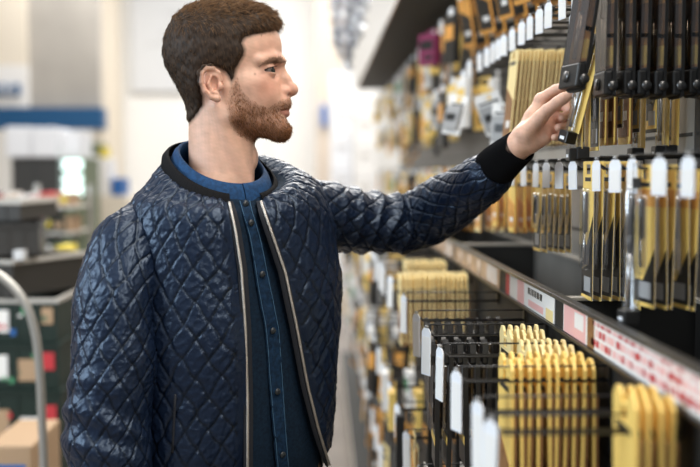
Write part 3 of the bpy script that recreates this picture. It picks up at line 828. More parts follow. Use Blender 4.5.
def clear(name, tint=(1, 1, 1), f=.22, rough=.08):
    m = bpy.data.materials.new(name); m.use_nodes = True; nt = m.node_tree; nt.nodes.clear()
    o = nt.nodes.new('ShaderNodeOutputMaterial'); mx = nt.nodes.new('ShaderNodeMixShader'); t = nt.nodes.new('ShaderNodeBsdfTransparent'); g = nt.nodes.new('ShaderNodeBsdfGlossy')
    t.inputs['Color'].default_value = (*tint, 1); g.inputs['Roughness'].default_value = rough; g.inputs['Color'].default_value = (.95, .97, 1, 1)
    mx.inputs[0].default_value = f; nt.links.new(t.outputs[0], mx.inputs[1]); nt.links.new(g.outputs[0], mx.inputs[2]); nt.links.new(mx.outputs[0], o.inputs['Surface']); return m
M_clear = clear('clear_blister', (.93, .94, .95), .22, .12)
M_smoke = clear('smoky_blister', (.55, .50, .45), .20, .15)
# ================================================================== packs (local: hole at the origin, hangs down, faces -x)
def card_outline(w, h, hole=True, r=.004):
    a = w/2; return [(-a, -h), (a, -h), (a, -.007), (-a, -.007)]
def tab(mb, a, top, x0, x1, m, z0=-.007):
    """the hanging tab: two ears and a bridge around the slot"""
    mb.box(x0, x1, -a, -.0108, z0, top, m); mb.box(x0, x1, .0108, a, z0, top, m); mb.box(x0, x1, -.0108, .0108, .008, min(top, .0125), m)
def half_tube(mb, r, z0, z1, x, m, y=0, n=8):
    """half round blister standing on the card's face"""
    pts = [(math.cos(PI*i/n)*r, math.sin(PI*i/n)*r*1.1) for i in range(n+1)]
    rings = []
    for z, k in ((z0, .55), (z0+.004, .95), (z0+.01, 1), (z1-.01, 1), (z1-.004, .95), (z1, .55)):
        rings.append([mb.bm.verts.new((x-b*k, y+a*k, z)) for a, b in pts])
    k = mb.mi(m)
    for q, p in zip(rings[:-1], rings[1:]):
        for i in range(n):
            f = mb.bm.faces.new((q[i], q[i+1], p[i+1], p[i])); f.material_index = k; f.smooth = True
    for q in (rings[0], rings[-1]):
        f = mb.bm.faces.new(q); f.material_index = k
def proto_drill_pack(w=.055, h=.20, body=M_yel, low=M_blk, frac=.42, bits=1, top=None):
    root = empty('drill_bit_pack')
    mb = MB(); a = w/2
    mb.prism(card_outline(w, h), 0, .0010, 'x', body); tab(mb, a, .0125, 0, .001, body)
    mb.prism([(-a, -h), (a, -h), (a, -h*(1-frac)), (a*.1, -h*(1-frac)+.0), (-a, -h*(1-frac)+.045)], -.0004, 0, 'x', low)
    mb.prism([(-a, -h), (a, -h), (a, -h+.006), (-a, -h+.006)], -.0008, -.0003, 'x', body)
    mb.prism([(-a*.7, -h+.012), (a*.5, -h+.012), (a*.5, -h+.035), (-a*.7, -h+.035)], -.0008, -.0003, 'x', M_gry)
    mb.prism([(-a*.5, -.012), (a*.55, -.012), (a*.55, -.018), (-a*.5, -.018)], -.0005, 0, 'x', M_blk)
    if top: mb.prism([(-a, -.022), (a, -.022), (a, -.045), (-a, -.045)], -.0005, 0, 'x', top)
    mb.prism([(-a, -h), (a, -h), (a, -.008), (-a, -.008)], .0010, .0016, 'x', M_whc)
    mb.build('card', root)
    mb = MB()
    for i in range(bits):
        half_tube(mb, .0085/bits+.003, -h+.045, -.028, -.0005, M_clear, (i-(bits-1)/2)*.02)
    mb.build('blister', root)
    mb = MB(); pts = []
    for i in range(bits):
        y = (i-(bits-1)/2)*.02
        mb.tube([(-.005, y, -h+.055), (-.005, y, -h*.48)], .0026, 8, M_steel)
        mb.tube([(-.005, y, -h*.48), (-.005, y, -.034)], .0040, 8, M_dsteel)
        for k in range(9):
            z = -h+.058+k*(h*.5-.055)/9; mb.tube([(-.0073, y-.002, z), (-.0073, y+.002, z+.004)], .0012, 5, M_dsteel)
    mb.build('drill_bit', root); return root
def proto_blade_card(w=.06, h=.19, body=M_yel, second=M_brn, lean=0, name='blade_card', thick=.0016, roundb=.004, top=.012, back=.003):
    mb = MB(); a = w/2; r = roundb
    mb.prism([(-a+r, -h), (a-r, -h), (a, -h+r), (a, -.007), (-a, -.007), (-a, -h+r)], 0, thick, 'x', body)
    mb.prism([(-a, -.007), (-.0108, -.007), (-.0108, top-r*.6), (-.0108-r*.6, top), (-a+r, top), (-a, top-r)], 0, thick, 'x', body); mb.prism([(a, -.007), (.0108, -.007), (.0108, top-r*.6), (.0108+r*.6, top), (a-r, top), (a, top-r)], 0, thick, 'x', body); mb.box(0, thick, -.0108, .0108, .008, .0125, body)
    mb.prism([(-a*.99, -h), (a*.99, -h), (a*.99, -.020), (-a*.99, -.020)], thick, thick+back, 'x', second)
    mb.prism([(-a*.85, -h+.012), (a*.85, -h+.012), (a*.85, -h*.35), (-a*.85, -h*.5)], -.0012, 0, 'x', second)
    mb.prism([(-a*.6, -.012), (a*.7, -.012), (a*.7, -.020), (-a*.6, -.020)], -.0006, 0, 'x', M_blk)
    mb.prism([(-a*.6, -h*.72), (a*.2, -h*.72), (a*.2, -h*.80), (-a*.6, -h*.80)], -.0016, -.0010, 'x', M_whc)
    return mb.build(name)
def proto_case():
    """black plastic case with a clear window and a screw boss at its foot"""
    root = empty('chisel_case'); W, H, T = .058, .25, .013
    mb = MB(); a = W/2
    mb.prism([(-a, -H+.004), (-a+.012, -H), (a-.012, -H), (a, -H+.006), (a, -.045), (a*.6, -.007), (-a*.6, -.007), (-a, -.045)], 0, .005, 'x', M_blkp); tab(mb, a*.6, .0165, 0, .005, M_blkp)
    mb.box(-T+.002, .0, a-.006, a, -H+.04, -.04, M_blkp, bev=.001)
    for z in (-H*.36, -H*.62): mb.box(-T+.002, 0, -a, -a+.004, z-.003, z+.003, M_blkp)
    mb.box(-T, 0, -a, a, -H+.004, -H+.042, M_blkp, bev=.003)
    mb.box(-T, 0, -a*.6, a*.6, -.045, -.012, M_blkp, bev=.003)
    mb.build('shell', root)
    mb = MB(); mb.lathe([(.0001, -.003), (.0075, -.003), (.0078, -.0005), (.0055, .0005), (.0045, -.001), (.0001, -.001)], (0, -a+.0005, -H+.018), 'y', 16, M_dsteel)
    mb.build('screw_boss', root)
    mb = MB(); mb.lathe([(.0001, -.003), (.009, -.003), (.009, .0005), (.006, .0012), (.0001, .0012)], (-T-.0002, .004, -H+.022), 'x', 16, M_dsteel)
    mb.build('screw_boss', root)
    mb = MB(); mb.box(-.0040, 0, -a+.003, a-.007, -H+.046, -.05, M_org); mb.box(-.0046, -.0, -a+.0025, a-.007, -H+.05, -H+.080, M_yel); mb.box(-.0046, -.0, -a+.0025, a*.1, -H*.60, -H*.42, M_brn); mb.box(-.0046, 0, -a+.0025, a*.2, -H*.35, -H*.2, M_blk)
    mb.build('inlay_card', root)
    mb = MB(); mb.tube([(-.006, 0, -H+.05), (-.006, 0, -H*.5)], .0048, 8, M_steel); mb.tube([(-.006, 0, -H*.5), (-.006, 0, -.06)], .0062, 8, M_brn); mb.build('chisel', root)
    mb = MB(); mb.box(-T+.001, -T+.0025, -a, a-.006, -H+.042, -.045, M_smoke); mb.box(-T+.0025, -.0005, -a, -a+.0012, -H+.042, -.045, M_clear); mb.build('window_cover', root)
    return root
def proto_tube(cm=None, k=1.0):
    root = empty('chisel_tube'); H = .20
    mb = MB(); mb.box(0, .0012, -.016*k, .016*k, -H+.012, -.007, cm or M_yel); tab(mb, .016*k, .0125, 0, .0012, cm or M_yel); mb.box(-.0006, 0, -.012, .012, -.022, -.008, M_blk); mb.build('card', root)
    mb = MB(); mb.lathe([(.0075, -H+.012), (.0085, -H+.014), (.0085, -.030), (.006, -.020), (.0035, -.018)], (-.009, 0, 0), 'z', 14, M_clear); mb.build('blister', root)
    mb = MB(); mb.tube([(-.009, 0, -H+.02), (-.009, 0, -.11)], .0035, 8, M_steel); mb.tube([(-.009, 0, -.11), (-.009, 0, -.085)], [.0035, .0065], 8, M_dsteel); mb.tube([(-.009, 0, -.085), (-.009, 0, -.035)], .0062, 10, M_dsteel); mb.build('chisel', root)
    mb = MB(); mb.box(-.020, .0015, -.0125, .0125, -H-.006, -H+.013, M_blkp, bev=.002); mb.box(-.0206, -.0198, -.006, .006, -H-.001, -H+.004, M_wht); mb.build('end_cap', root)
    return root
def proto_knob():
    root = empty('tool_pack'); 
    mb = MB(); mb.box(0, .008, -.034, .034, -.20, -.004, M_blk); mb.box(-.0008, 0, -.034, .034, -.16, -.146, M_yel); mb.box(-.0008, 0, -.026, .02, -.05, -.02, M_gry)
    for (y, z) in ((-.01, -.07), (.012, -.10), (-.014, -.13)): mb.box(-.001, 0, y-.003, y+.003, z-.004, z+.004, M_wht)
    mb.build('card', root)
    mb = MB()
    for i, y in enumerate((-.028, -.018, -.008, .004, .014, .025)): mb.prism([(y-.007, -.002), (y+.006, -.002), (y+.004, .012+.005*(i % 3)), (y-.003, .018-.004*(i % 2))], -.009+.002*(i % 2), .001, 'x', M_blkp)
    mb.box(-.009, 0, -.032, .032, -.016, -.001, M_blkp, bev=.002); mb.build('grip', root)
    mb = MB(); mb.box(-.010, 0, -.024, .024, -.135, -.02, M_smoke, bev=.003); mb.build('blister', root); return root
def proto_white(name='rectangular_pack', c1=M_whc, c2=M_blk, c3=M_gry, w=.075, h=.10):
    mb = MB(); a = w/2
    mb.box(0, .0015, -a, a, -h, -.007, c1); tab(mb, a, .0125, 0, .0015, c1); mb.box(-.014, 0, -a*.8, a*.8, -h+.012, -.018, c3, bev=.004); mb.box(-.0165, -.013, -a*.5, a*.5, -h*.62, -h*.42, c2, bev=.001)
    mb.box(-.0006, 0, -a*.8, a*.8, -.016, -.010, c2)
    return mb.build(name)
def proto_box(name, c1, c2, w, h, t=.02):
    mb = MB(); a = w/2
    mb.box(-t, 0, -a, a, -h, -.008, c1, bev=.0015); tab(mb, a*.6, .0125, -.001, 0, c1, -.012); mb.box(-t-.0006, -t, -a*.8, a*.8, -h*.55, -h*.25, c2); mb.box(-t-.0006, -t, -a*.8, a*.3, -h*.85, -h*.7, M_blk)
    return mb.build(name)
# hook: two wires out of the panel, a swinging label at the tip (local: tip at the origin, wall at +x)
def proto_hook(L, tw=.024, th=.050):
    root = empty('display_hook')
    mb = MB()
    for y in (-.007, .007): mb.tube([(L, y, 0), (.012, y, 0), (.004, y*.4, .006)], .0019, 6, M_blkw)
    mb.tube([(.0, 0, .010), (.004, 0, .019), (L, 0, .019)], .0014, 6, M_blkw)
    mb.box(L-.003, L, -.009, .009, -.006, .022, M_blkw)
    mb.build('wire', root)
    mb = MB(); a = tw/2
    mb.prism([(-a, -th+.015), (a, -th+.015), (a, .006), (a*.5, .013), (-a*.5, .013), (-a, .006)], -.0022, -.0008, 'x', M_wht)
    mb.box(-.0027, -.0021, -a*.8, a*.8, -th+.018, -.002, M_whc)
    mb.tube([(-.001, -.003, .016), (-.001, .003, .016)], .0022, 6, M_gry)
    t = mb.build('label_plate', root); t.rotation_euler = (0, 0, R_(20)); return root
def R_(d): return math.radians(d)
used = set()
def place(proto, loc, rot=(0, 0, 0), label=None, cat=None, group=None, scale=None):
    if proto.name not in used:
        used.add(proto.name); o = proto
    else: o = copy_tree(proto)
    o.location = loc; o.rotation_euler = rot
    if scale: o.scale = scale
    for k in ('group',):
        if k in o: del o[k]
    tag(o, label, cat, group); return o
XW, XT = .625, .436      # upper panel and the tips of its hooks
LW, LT = .42, .19        # lower panel and the tips of its hooks
hook_u = proto_hook(XW-XT-.004); hook_l = proto_hook(LW-LT-.021, .026, .085)
P_drill = proto_drill_pack(); P_drill2 = proto_drill_pack(.06, .185, M_yel, M_blk, .20, 1, M_org); P_drill3 = proto_drill_pack(.045, .145, M_yel, M_blk, .25, 1); P_drill4 = proto_drill_pack(.05, .17, M_blk, M_yel, .12, 2)
P_case = proto_case(); P_tube = proto_tube(); P_ctube = proto_tube(M_clear, .8); P_knob = proto_knob()
P_blade = proto_blade_card(); P_blade2 = proto_blade_card(.07, .15, M_yel2, M_org); P_round = proto_blade_card(.055, .125, M_yel, M_org, roundb=.014); P_dark = proto_blade_card(.075, .17, M_org, M_blk, thick=.004)
P_white = proto_white(); P_ybox = proto_box('boxed_tool', M_yel, M_whc, .08, .11); P_wbox = proto_box('boxed_tool', M_whc, M_yel, .07, .13); P_gbox = proto_box('boxed_tool', M_whc, M_grn, .08, .12); P_bbox = proto_box('boxed_tool', M_blk, M_org, .07, .14); P_mbox = proto_box('boxed_tool', M_pur, M_blk, .08, .12, .035)
ORD = ['frontmost', 'second from front', 'third from front', 'fourth from front', 'fifth from front', 'sixth from front', 'seventh from front', 'eighth from front', 'ninth from front', 'tenth from front', 'eleventh from front', 'twelfth from front', 'thirteenth from front', 'fourteenth from front', 'fifteenth from front', 'sixteenth from front']
def hook(Y, z, low, label, group):
    p = hook_l if low else hook_u
    o = place(p, ((LT if low else XT), Y, z), (0, 0, 0), label, 'hook', group)
    for c in o.children:
        if c.name.startswith('label_plate'): c.rotation_euler = (random.uniform(-.04, .04), 0, R_(random.uniform(12, 30)))
    return o
def stack(proto, Y, z, x0, step, n, what, where, cat, group, yaw=0, yawj=4, lean=0, leanj=1.5, jz=.002):
    """packs one behind another along a hook"""
    for i in range(n):
        a = R_(yaw+random.uniform(-yawj, yawj)); l = R_(lean+random.uniform(-leanj, leanj))
        place(proto, (x0+i*step, Y+random.uniform(-.002, .002), z+random.uniform(-jz, jz)), (random.uniform(-.012, .012), l, a), f'{what} {where}, {ORD[i]}', cat, group)
# ------------------------------------------------------------------ the shelving
gon = tag(empty('display_shelving', (0, 0, 0)), 'long grey and black shop shelving with hook panels, bin ledge and printed price rail', 'shelving')
YN, YF = .62, 7.4
for k, (a, b) in enumerate(((.62, 1.6), (1.6, 2.8), (2.8, 4.0), (4.0, 5.2), (5.2, 6.4), (6.4, 7.4))):
    mb = MB(); mb.box(XW, XW+.015, a+.002, b-.002, 1.10, 2.25, M_panel if k == 1 else M_panel2)
    for z in np.arange(1.36, 2.2, .10): mb.box(XW-.0015, XW, a+.01, b-.01, z, z+.006, M_dpanel)
    mb.build('back_panel', gon)
    mb = MB(); mb.box(LW-.016, LW-.004, a+.002, b-.002, .12, 1.099, M_dpanel)
    mb.build('lower_panel', gon)
    # bin behind the price rail
    mb = MB(); mb.box(LW-.016, XW, a, b, 1.10, 1.112, M_tray); mb.box(LW-.018, LW-.012, a, b, 1.112, 1.29, M_tray); mb.build('bin_tray', gon)
    mb = MB(); mb.box(LW-.012, XW, b-.02, b-.004, 1.112, 1.288, M_tray); mb.box(LW-.014, XW, b-.024, b, 1.288, 1.294, M_alu, bev=.001); mb.box(XW-.012, XW, a, b-.024, 1.288, 1.294, M_alu); mb.build('bin_divider', gon)
    # rail
    mb = MB(); mb.box(LW-.024, LW-.018, a+.001, b-.001, 1.240, 1.298, M_tray); mb.box(LW-.032, LW-.016, a+.001, b-.001, 1.292, 1.299, M_dsteel, bev=.001); mb.box(LW-.030, LW-.018, a+.001, b-.001, 1.240, 1.245, M_dsteel)
    rail = mb.build('price_rail', gon)
    mb = MB(); x = LW-.0255
    def strip(y0, y1, z0, z1, m, d=0): mb.box(x-.0004-d*.0004, x+.001, y0, y1, z0, z1, m)
    z0, z1 = 1.246, 1.291
    M_sep = bpy.data.materials.get('sepia_print') or mat('sepia_print', (.50, .33, .20), rough=.5, noise=.25, nscale=30)
    M_sep2 = bpy.data.materials.get('pale_sepia_print') or mat('pale_sepia_print', (.72, .56, .42), rough=.5)
    rr = random.Random(k+5)
    if k == 0:
        strip(a+.01, b-.06, z0, z1, M_whc)
        y = a+.02
        for row, (q0, q1) in enumerate(((1.252, 1.262), (1.267, 1.277), (1.282, 1.287))):
            y = a+.02
            while y < b-.24:
                L = rr.uniform(.006, .022); strip(y, y+L, q0, q1, rr.choice([M_red, M_pink, M_pink, M_red]), 1); y += L+rr.uniform(.003, .008)
        strip(b-.235, b-.20, z0, z1, M_brn, 1)
        strip(b-.19, b-.065, z0, z1, M_pink, 1); strip(b-.18, b-.13, 1.262, 1.286, M_whc, 2)
    else:
        e = b if k > 1 else 2.10
        if k == 1:
            strip(a, 1.98, z0, z1, M_whc); strip(a+.01, a+.06, z0, 1.266, M_yel2, 1); strip(1.84, 1.90, z0, z1, M_pink, 1); strip(1.90, 1.96, 1.255, 1.288, M_whc, 2)
            y = a+.09
            while y < 1.80:
                L = rr.uniform(.008, .020); strip(y, y+L, 1.272, 1.284, M_blk, 1); y += L+.006
            strip(a+.08, 1.80, 1.250, 1.262, M_pink, 1)
            strip(1.98, 2.02, z0, z1, M_red); y0 = 2.09
        else: y0 = a+.02
        strip(y0, b-.02, z0, z1, M_sep)
        for q in range(5):
            strip(y0+.03, y0+.16, 1.252+q*.0075, 1.2555+q*.0075, M_whc, 1)
        for q in range(3):
            yc = y0+.27+q*.15
            if yc < b-.08:
                mb.lathe([(.0001, x-.0022), (.019, x-.0022), (.019, x), (.0001, x)], (0, yc, 1.268), 'x', 20, M_sep2)
    mb.build('price_strip', rail)
mb = MB(); mb.box(.17, XW+.02, YN, YF, .0, .12, M_dpanel); mb.box(.165, .17, YN, YF, .06, .12, M_alu); mb.build('plinth', gon)
for y in (YN+.01, 1.6, 2.8, 4.0, 5.2, 6.4, YF):
    mb = MB(); mb.box(XW+.015, XW+.05, y-.02, y+.02, 0, 2.3, M_dpanel); mb.build('upright', gon)
mb = MB(); mb.box(XW+.012, XW+.016, YN, YF, .1, 1.11, M_dpanel); mb.box(LW, XW+.015, YF-.01, YF, .12, 1.3, M_dpanel); mb.build('side_panel', gon)
mb = MB(); mb.box(.305, XW+.05, 3.5, 7.6, 2.14, 2.16, M_dpanel); mb.box(.30, .305, 3.5, 7.6, 2.142, 2.164, M_whc); mb.box(.297, .3005, 3.5, 7.6, 2.132, 2.142, M_brn)
mb.build('top_shelf', gon)
# ------------------------------------------------------------------ hooks near the man
MID = [(525, 'arm'), (537.5, ''), (548, ''), (561, ''), (575, ''), (599, ''), (618, ''), (635.5, ''), (663, ''), (692.5, '')]
G_mid = 'hooks of the middle row above the bin'
nm = ['nearest the cuff of the raised sleeve', 'second along from the raised cuff', 'third along from the raised cuff', 'fourth along from the raised cuff', 'fifth along from the raised cuff', 'above the tall drill bit cards', 'just right of the tall drill bit cards', 'above the clear chisel tube', 'second from the right edge', 'nearest the right edge of the photo']
for (px, _), t in zip(MID, nm): hook(.436*FPX/(px-318), 1.505, False, f'wire hook with white label, middle row, {t}', G_mid)
for i, Y in enumerate((2.17, 2.29, 2.41, 2.53, 2.66, 2.79)): hook(Y, 1.505, False, 'black wire hook of the middle row seen behind the raised forearm', 'middle row hooks behind the raised forearm')
TOP = [575, 561.8, 548, 539, 529.6, 521.5, 512, 503.5, 497.8, 492.7, 486.7, 479.5, 469.2]
for i, px in enumerate(TOP): hook(.436*FPX/(px-318), 1.806, False, f'wire hook with white label, top row, {["right end by the black cases", "second from the black cases", "third from the black cases", "fourth from the black cases", "fifth from the black cases", "sixth from the black cases", "seventh from the black cases", "eighth from the black cases", "ninth from the black cases", "tenth from the black cases", "eleventh from the black cases", "twelfth from the black cases", "left end of the sharp tags"][i]}', 'hooks of the top row')
LOW = [367, 372, 376.5, 381, 391, 404.7, 417.7, 428, 442, 459, 481]
for i, px in enumerate(LOW):
    hook(.19*FPX/(px-318), 1.215, True, f'wire hook with long label below the price rail, {["farthest, touching the sleeve", "second from the sleeve", "third from the sleeve", "fourth from the sleeve", "holding the yellow card stack", "just nearer than the yellow stack", "beside the black tool packs", "left of the black tool packs", "before the black tool packs", "blurred, near the bottom middle", "nearest, most blurred one"][i]}', 'lower hooks under the price rail')
# black cases: one hook, pulled forward
hook(1.527, 1.868, False, 'black wire hook above the frame holding the row of black chisel cases', None)
stack(P_case, 1.532, 1.866, .457, .0262, 7, 'black chisel case with clear window', 'in the row at top right', 'tool case', 'black chisel cases at top right', yaw=3, yawj=1.5, lean=0, leanj=.8)
o = place(P_case, (.4375, 1.530, 1.872), (0, R_(-15), R_(14)), 'black chisel case swung forward over the hand, at left end of the cases', 'tool case')
o.rotation_euler = (0, R_(9), R_(14))
# the pack he holds
o = place(P_tube, (.470, 1.625, 1.758), (0, 0, 0), 'yellow backed chisel tube with black end cap pinched between his fingers', 'tool pack')
a = np.array(at(605, 12, 1.62)); b = np.array(at(571, 141, 1.655)); d = (a-b)/np.linalg.norm(a-b)
zax = Vector(d); xax = Vector((.93, .36, 0)); xax = (xax-zax*xax.dot(zax)).normalized(); yax = zax.cross(xax)
o.matrix_world = Matrix.Translation(Vector(a)) @ Matrix((xax, yax, zax)).transposed().to_4x4() @ Matrix.Diagonal((1, 1, 1.09, 1))
# row hanging behind and below the cases
hook(1.655, 1.757, False, 'black wire hook half hidden behind the black chisel cases', None)
gB = 'packs hanging behind the black cases'
seq = [(P_tube, .447), (P_tube, .458), (P_drill, .468), (P_blade, .478), (P_blade, .489), (P_drill4, .500), (P_blade, .511), (P_drill4, .524), (P_tube, .538), (P_drill4, .551), (P_tube, .572), (P_tube, .585)]
wr = ['at left by the held tube', 'second from the held tube', 'with black foot', 'yellow edge showing, fourth', 'yellow edge showing, fifth', 'dark with two bits, sixth', 'broad yellow edge, seventh', 'blue and clear front, eighth', 'clear tube, ninth', 'dark, tenth', 'large clear tube, eleventh', 'clear tube at the right end']
for (p, x), t in zip(seq, wr):
    place(p, (.447+(x-.447)*1.18, 1.655+random.uniform(-.003, .003), 1.750+random.uniform(-.004, .006)), (0, 0, R_(random.uniform(-4, 6))), f'tool pack below the black cases, {t}', 'tool pack', gB, (1, 1.1, 1.12 if p is P_tube else 1.06))
# yellow stack behind the hand

ORD += ['seventeenth from front', 'eighteenth from front', 'nineteenth from front', 'twentieth from front']
P_tall = proto_blade_card(.07, .20, M_yel2, M_brn, name='blade_card', thick=.0026, back=.0028)
stack(P_tall, 2.18, 1.758, .438, .0088, 15, 'yellow blade card with brown print', 'in the slanting stack behind the hand', 'blade card', 'yellow blade cards behind the hand', yaw=4, yawj=1, lean=5, leanj=.3)
# middle row stacks
stack(P_drill3, 1.93, 1.486, .440, .0118, 6, 'narrow yellow drill bit pack', 'hanging below the cuff', 'drill bit pack', 'narrow drill bit packs below the cuff', yaw=3, leanj=.8)
stack(P_round, 2.20, 1.488, .440, .020, 4, 'yellow round-cornered card', 'behind the narrow packs', 'blade card', 'round-cornered cards right of the sleeve', yaw=4)
stack(P_round, 2.41, 1.488, .440, .020, 4, 'yellow round-cornered card', 'low behind the cuff', 'blade card', 'round-cornered cards under the forearm', yaw=4)
stack(P_blade2, 2.66, 1.488, .440, .030, 4, 'pale yellow card', 'under the raised forearm', 'blade card', 'pale cards under the raised forearm', yaw=4)
for i, x in enumerate((.440, .454, .472, .482, .494, .506)):
    place(P_drill, (x, 1.572+random.uniform(-.002, .002), 1.504), (0, R_(random.uniform(-1, 1)), R_(random.uniform(0, 6))), f'tall yellow black drill bit card right of centre, {ORD[i]}', 'drill bit pack', 'tall drill bit cards right of centre')
place(P_ctube, (.430, 1.30, 1.500), (0, 0, R_(8)), 'clear chisel tube hanging in front of the yellow cards at right', 'tool pack')
stack(P_drill2, 1.335, 1.496, .452, .0155, 5, 'orange banded drill bit card', 'in the row nearest the right edge', 'drill bit pack', 'orange banded drill bit cards at right', yaw=7, yawj=2)
place(P_tube, (.500, 1.50, 1.49), (0, 0, 0), 'dark narrow chisel tube between the two groups of drill bit cards', 'tool pack')
# lower row: stacks on the hooks under the rail
P_tab = proto_blade_card(.10, .15, M_yel2, M_brn, name='blade_card', thick=.0035, top=.030, roundb=.009, back=.004)
stack(P_tab, 2.45, 1.215, .205, .0118, 15, 'yellow blade card', 'in the long row below the price rail', 'blade card', 'long row of yellow cards below the rail', yaw=0, yawj=1.5)
stack(P_tab, 2.80, 1.215, .25, .0140, 9, 'yellow blade card', 'in the row behind the long yellow row', 'blade card', 'second row of yellow cards below the rail', yaw=0, yawj=2)
stack(P_knob, 1.86, 1.192, .215, .0200, 9, 'black knobbed tool pack', 'in the dark row below the price rail', 'tool pack', 'black tool packs below the rail', yaw=0, yawj=3)
stack(P_knob, 1.70, 1.184, .205, .0230, 5, 'black knobbed tool pack', 'in the nearer dark row', 'tool pack', 'nearer black tool packs below the rail', yaw=0, yawj=3)
P_big = proto_blade_card(.085, .24, M_yel, M_brn, name='saw_blade_card', thick=.0045, top=.026, roundb=.012, back=.0040); P_big2 = proto_blade_card(.085, .24, M_yel2, M_brn, name='saw_blade_card', thick=.0040, top=.026, roundb=.012, back=.004)
stack(P_big2, 1.46, 1.215, .312, .0110, 7, 'pale saw blade card', 'between the big stack and the rail', 'saw blade card', 'saw blade cards between the big stack and the rail', yaw=0, yawj=2)
stack(P_big2, 1.60, 1.215, .312, .0110, 6, 'pale yellow saw blade card', 'behind the big blurred stack', 'saw blade card', 'pale saw blade cards behind the big stack', yaw=0, yawj=2)
stack(P_big, 1.345, 1.215, .262, .0125, 10, 'yellow and brown saw blade card', 'in the big blurred stack at bottom', 'saw blade card', 'big stack of saw blade cards at bottom', yaw=0, yawj=2)
stack(P_big, 1.045, 1.234, .336, .0125, 4, 'yellow saw blade card', 'at the bottom right corner', 'saw blade card', 'saw blade cards at the bottom right corner', yaw=0, yawj=2)
hook(1.045, 1.215, True, 'wire hook at the bottom right holding the nearest saw blade cards', None)
hook(2.80, 1.215, True, 'wire hook under the rail holding the second yellow row', None)
for i, Y in enumerate((1.30, 1.55, 1.8, 2.05, 2.3, 2.55, 2.8)):
    hook(Y, .93, True, 'wire hook of the low row near the bottom edge', 'low hooks near the bottom edge')
    pr = [P_ybox, P_wbox, P_white, P_blade2, P_bbox, P_ybox, P_gbox][i]
    for k in range(3): place(pr, (.205+k*.07, Y, .93), (0, 0, R_(random.uniform(-6, 6))), f'blurred boxed tool on the low row, {["yellow", "white", "white with black slot", "pale yellow card", "black", "yellow far", "green and white"][i]}, {ORD[k]}', 'tool pack', 'boxed tools on the low row near the bottom')
# dark and orange packs hanging from above the top row
for j, (Y, x0) in enumerate(((2.22, .44), (2.46, .44), (2.72, .44), (3.0, .44))):
    hook(Y, 2.06, False, 'hook above the top row holding dark orange packs', 'hooks above the top row')
    stack(P_dark, Y, 2.05, x0, .036, 4, 'dark pack with orange edge', f'above the top row, {["right", "middle right", "middle left", "left"][j]} group', 'tool pack', f'dark orange packs above top row, {["right", "middle right", "middle left", "left"][j]} group', yaw=18, yawj=5, lean=-12, leanj=3)
# white packs with black slot left of the yellow stack
for i, (px, py, Y, rz, ry) in enumerate(((459, 112, 2.75, 35, 12), (487, 110, 2.62, 60, -14), (505, 120, 2.5, 50, 0))):
    q = at(px, py-12, Y); place(P_white, tuple(q), (R_([8, -16, 3][i]), R_(ry), R_(rz)), f'white pack with black slot left of the yellow stack, {["leftmost of three", "tilted middle one", "right one by the cuff"][i]}', 'tool pack', None)
q = at(433, 52, 3.6); place(P_mbox, (q[0], 3.6, q[2]+.07), (0, 0, R_(40)), 'magenta and black pack hanging high on the far shelving', 'tool pack')
# the far shelving, row upon row
rg = random.Random(44)
kinds = [(P_ybox, 'yellow boxed tool'), (P_wbox, 'white and yellow boxed tool'), (P_gbox, 'white and green boxed tool'), (P_bbox, 'black and orange boxed tool'), (P_white, 'white slotted pack'), (P_blade2, 'pale yellow card'), (P_round, 'yellow round-cornered card'), (P_dark, 'orange card with dark print'), (P_mbox, 'magenta and black boxed tool')]
wgt = [6, 3, 1.2, 6, 3, 6, 4, 4, .0]
rows = [(2.02, False, 'uppermost', 3.2), (1.79, False, 'upper', 2.92), (1.50, False, 'eye-level', 2.95), (1.215, True, 'waist-level', 3.28), (.94, True, 'knee-level', 3.0), (.66, True, 'lowest', 2.9)]
for z, low, rn, y0 in rows:
    Y = y0
    while Y < 7.2:
        pr, nmx = rg.choices(kinds, wgt)[0]
        hook(Y, z, low, f'distant blurred hook of the {rn} row', f'distant hooks of the {rn} row')
        n = 2 if Y < 5.5 else 2
        for k in range(n):
            place(pr, ((LT if low else XT)+.012+k*(.09 if Y < 5 else .1), Y, z-.002), (0, R_(rg.uniform(-5, 5)), R_(rg.uniform(-4, 22))), f'distant blurred {nmx} on the {rn} row', 'tool pack', f'distant {nmx} on the {rn} row', (1, rg.uniform(1.0, 1.6), rg.uniform(1.05, 1.55)))
        Y += rg.uniform(.21, .29) if Y < 5 else rg.uniform(.30, .42)
# remove prototypes that were never placed
for p in [hook_u, hook_l, P_drill, P_drill2, P_drill3, P_drill4, P_case, P_tube, P_ctube, P_knob, P_blade, P_blade2, P_round, P_dark, P_white, P_ybox, P_wbox, P_gbox, P_bbox, P_mbox, P_tall, P_tab, P_big, P_big2]:
    if p.name not in used:
        for c in list(p.children): bpy.data.objects.remove(c)
        bpy.data.objects.remove(p)
# ================================================================== the hall behind
def structure(mb, name):
    o = mb.build(name); o['kind'] = 'structure'; return o
M_floor = mat('concrete_floor', (.20, .17, .145), rough=.35, noise=.2, nscale=3)
M_wall = mat('white_wall', (.88, .87, .84), rough=.8)
M_cream = mat('cream_paint', (.78, .70, .58), rough=.7)
M_beige = mat('beige_paint', (.62, .53, .44), rough=.7)
M_greyw = mat('grey_sheet', (.40, .37, .33), rough=.7, noise=.08, nscale=2)
M_blueb = mat('blue_fascia', (.002, .075, .20), rough=.5)
M_pan = mat('pale_grey_board', (.66, .67, .68), rough=.6)
M_ink = mat('grey_ink', (.50, .50, .50), rough=.7)
M_cab = mat('charcoal_cabinet', (.035, .033, .030), rough=.5)
M_carton = mat('white_carton', (.82, .83, .86), rough=.6)
M_carton2 = mat('brown_carton', (.45, .30, .18), rough=.7)
M_olive = mat('olive_box', (.14, .17, .10), rough=.6)
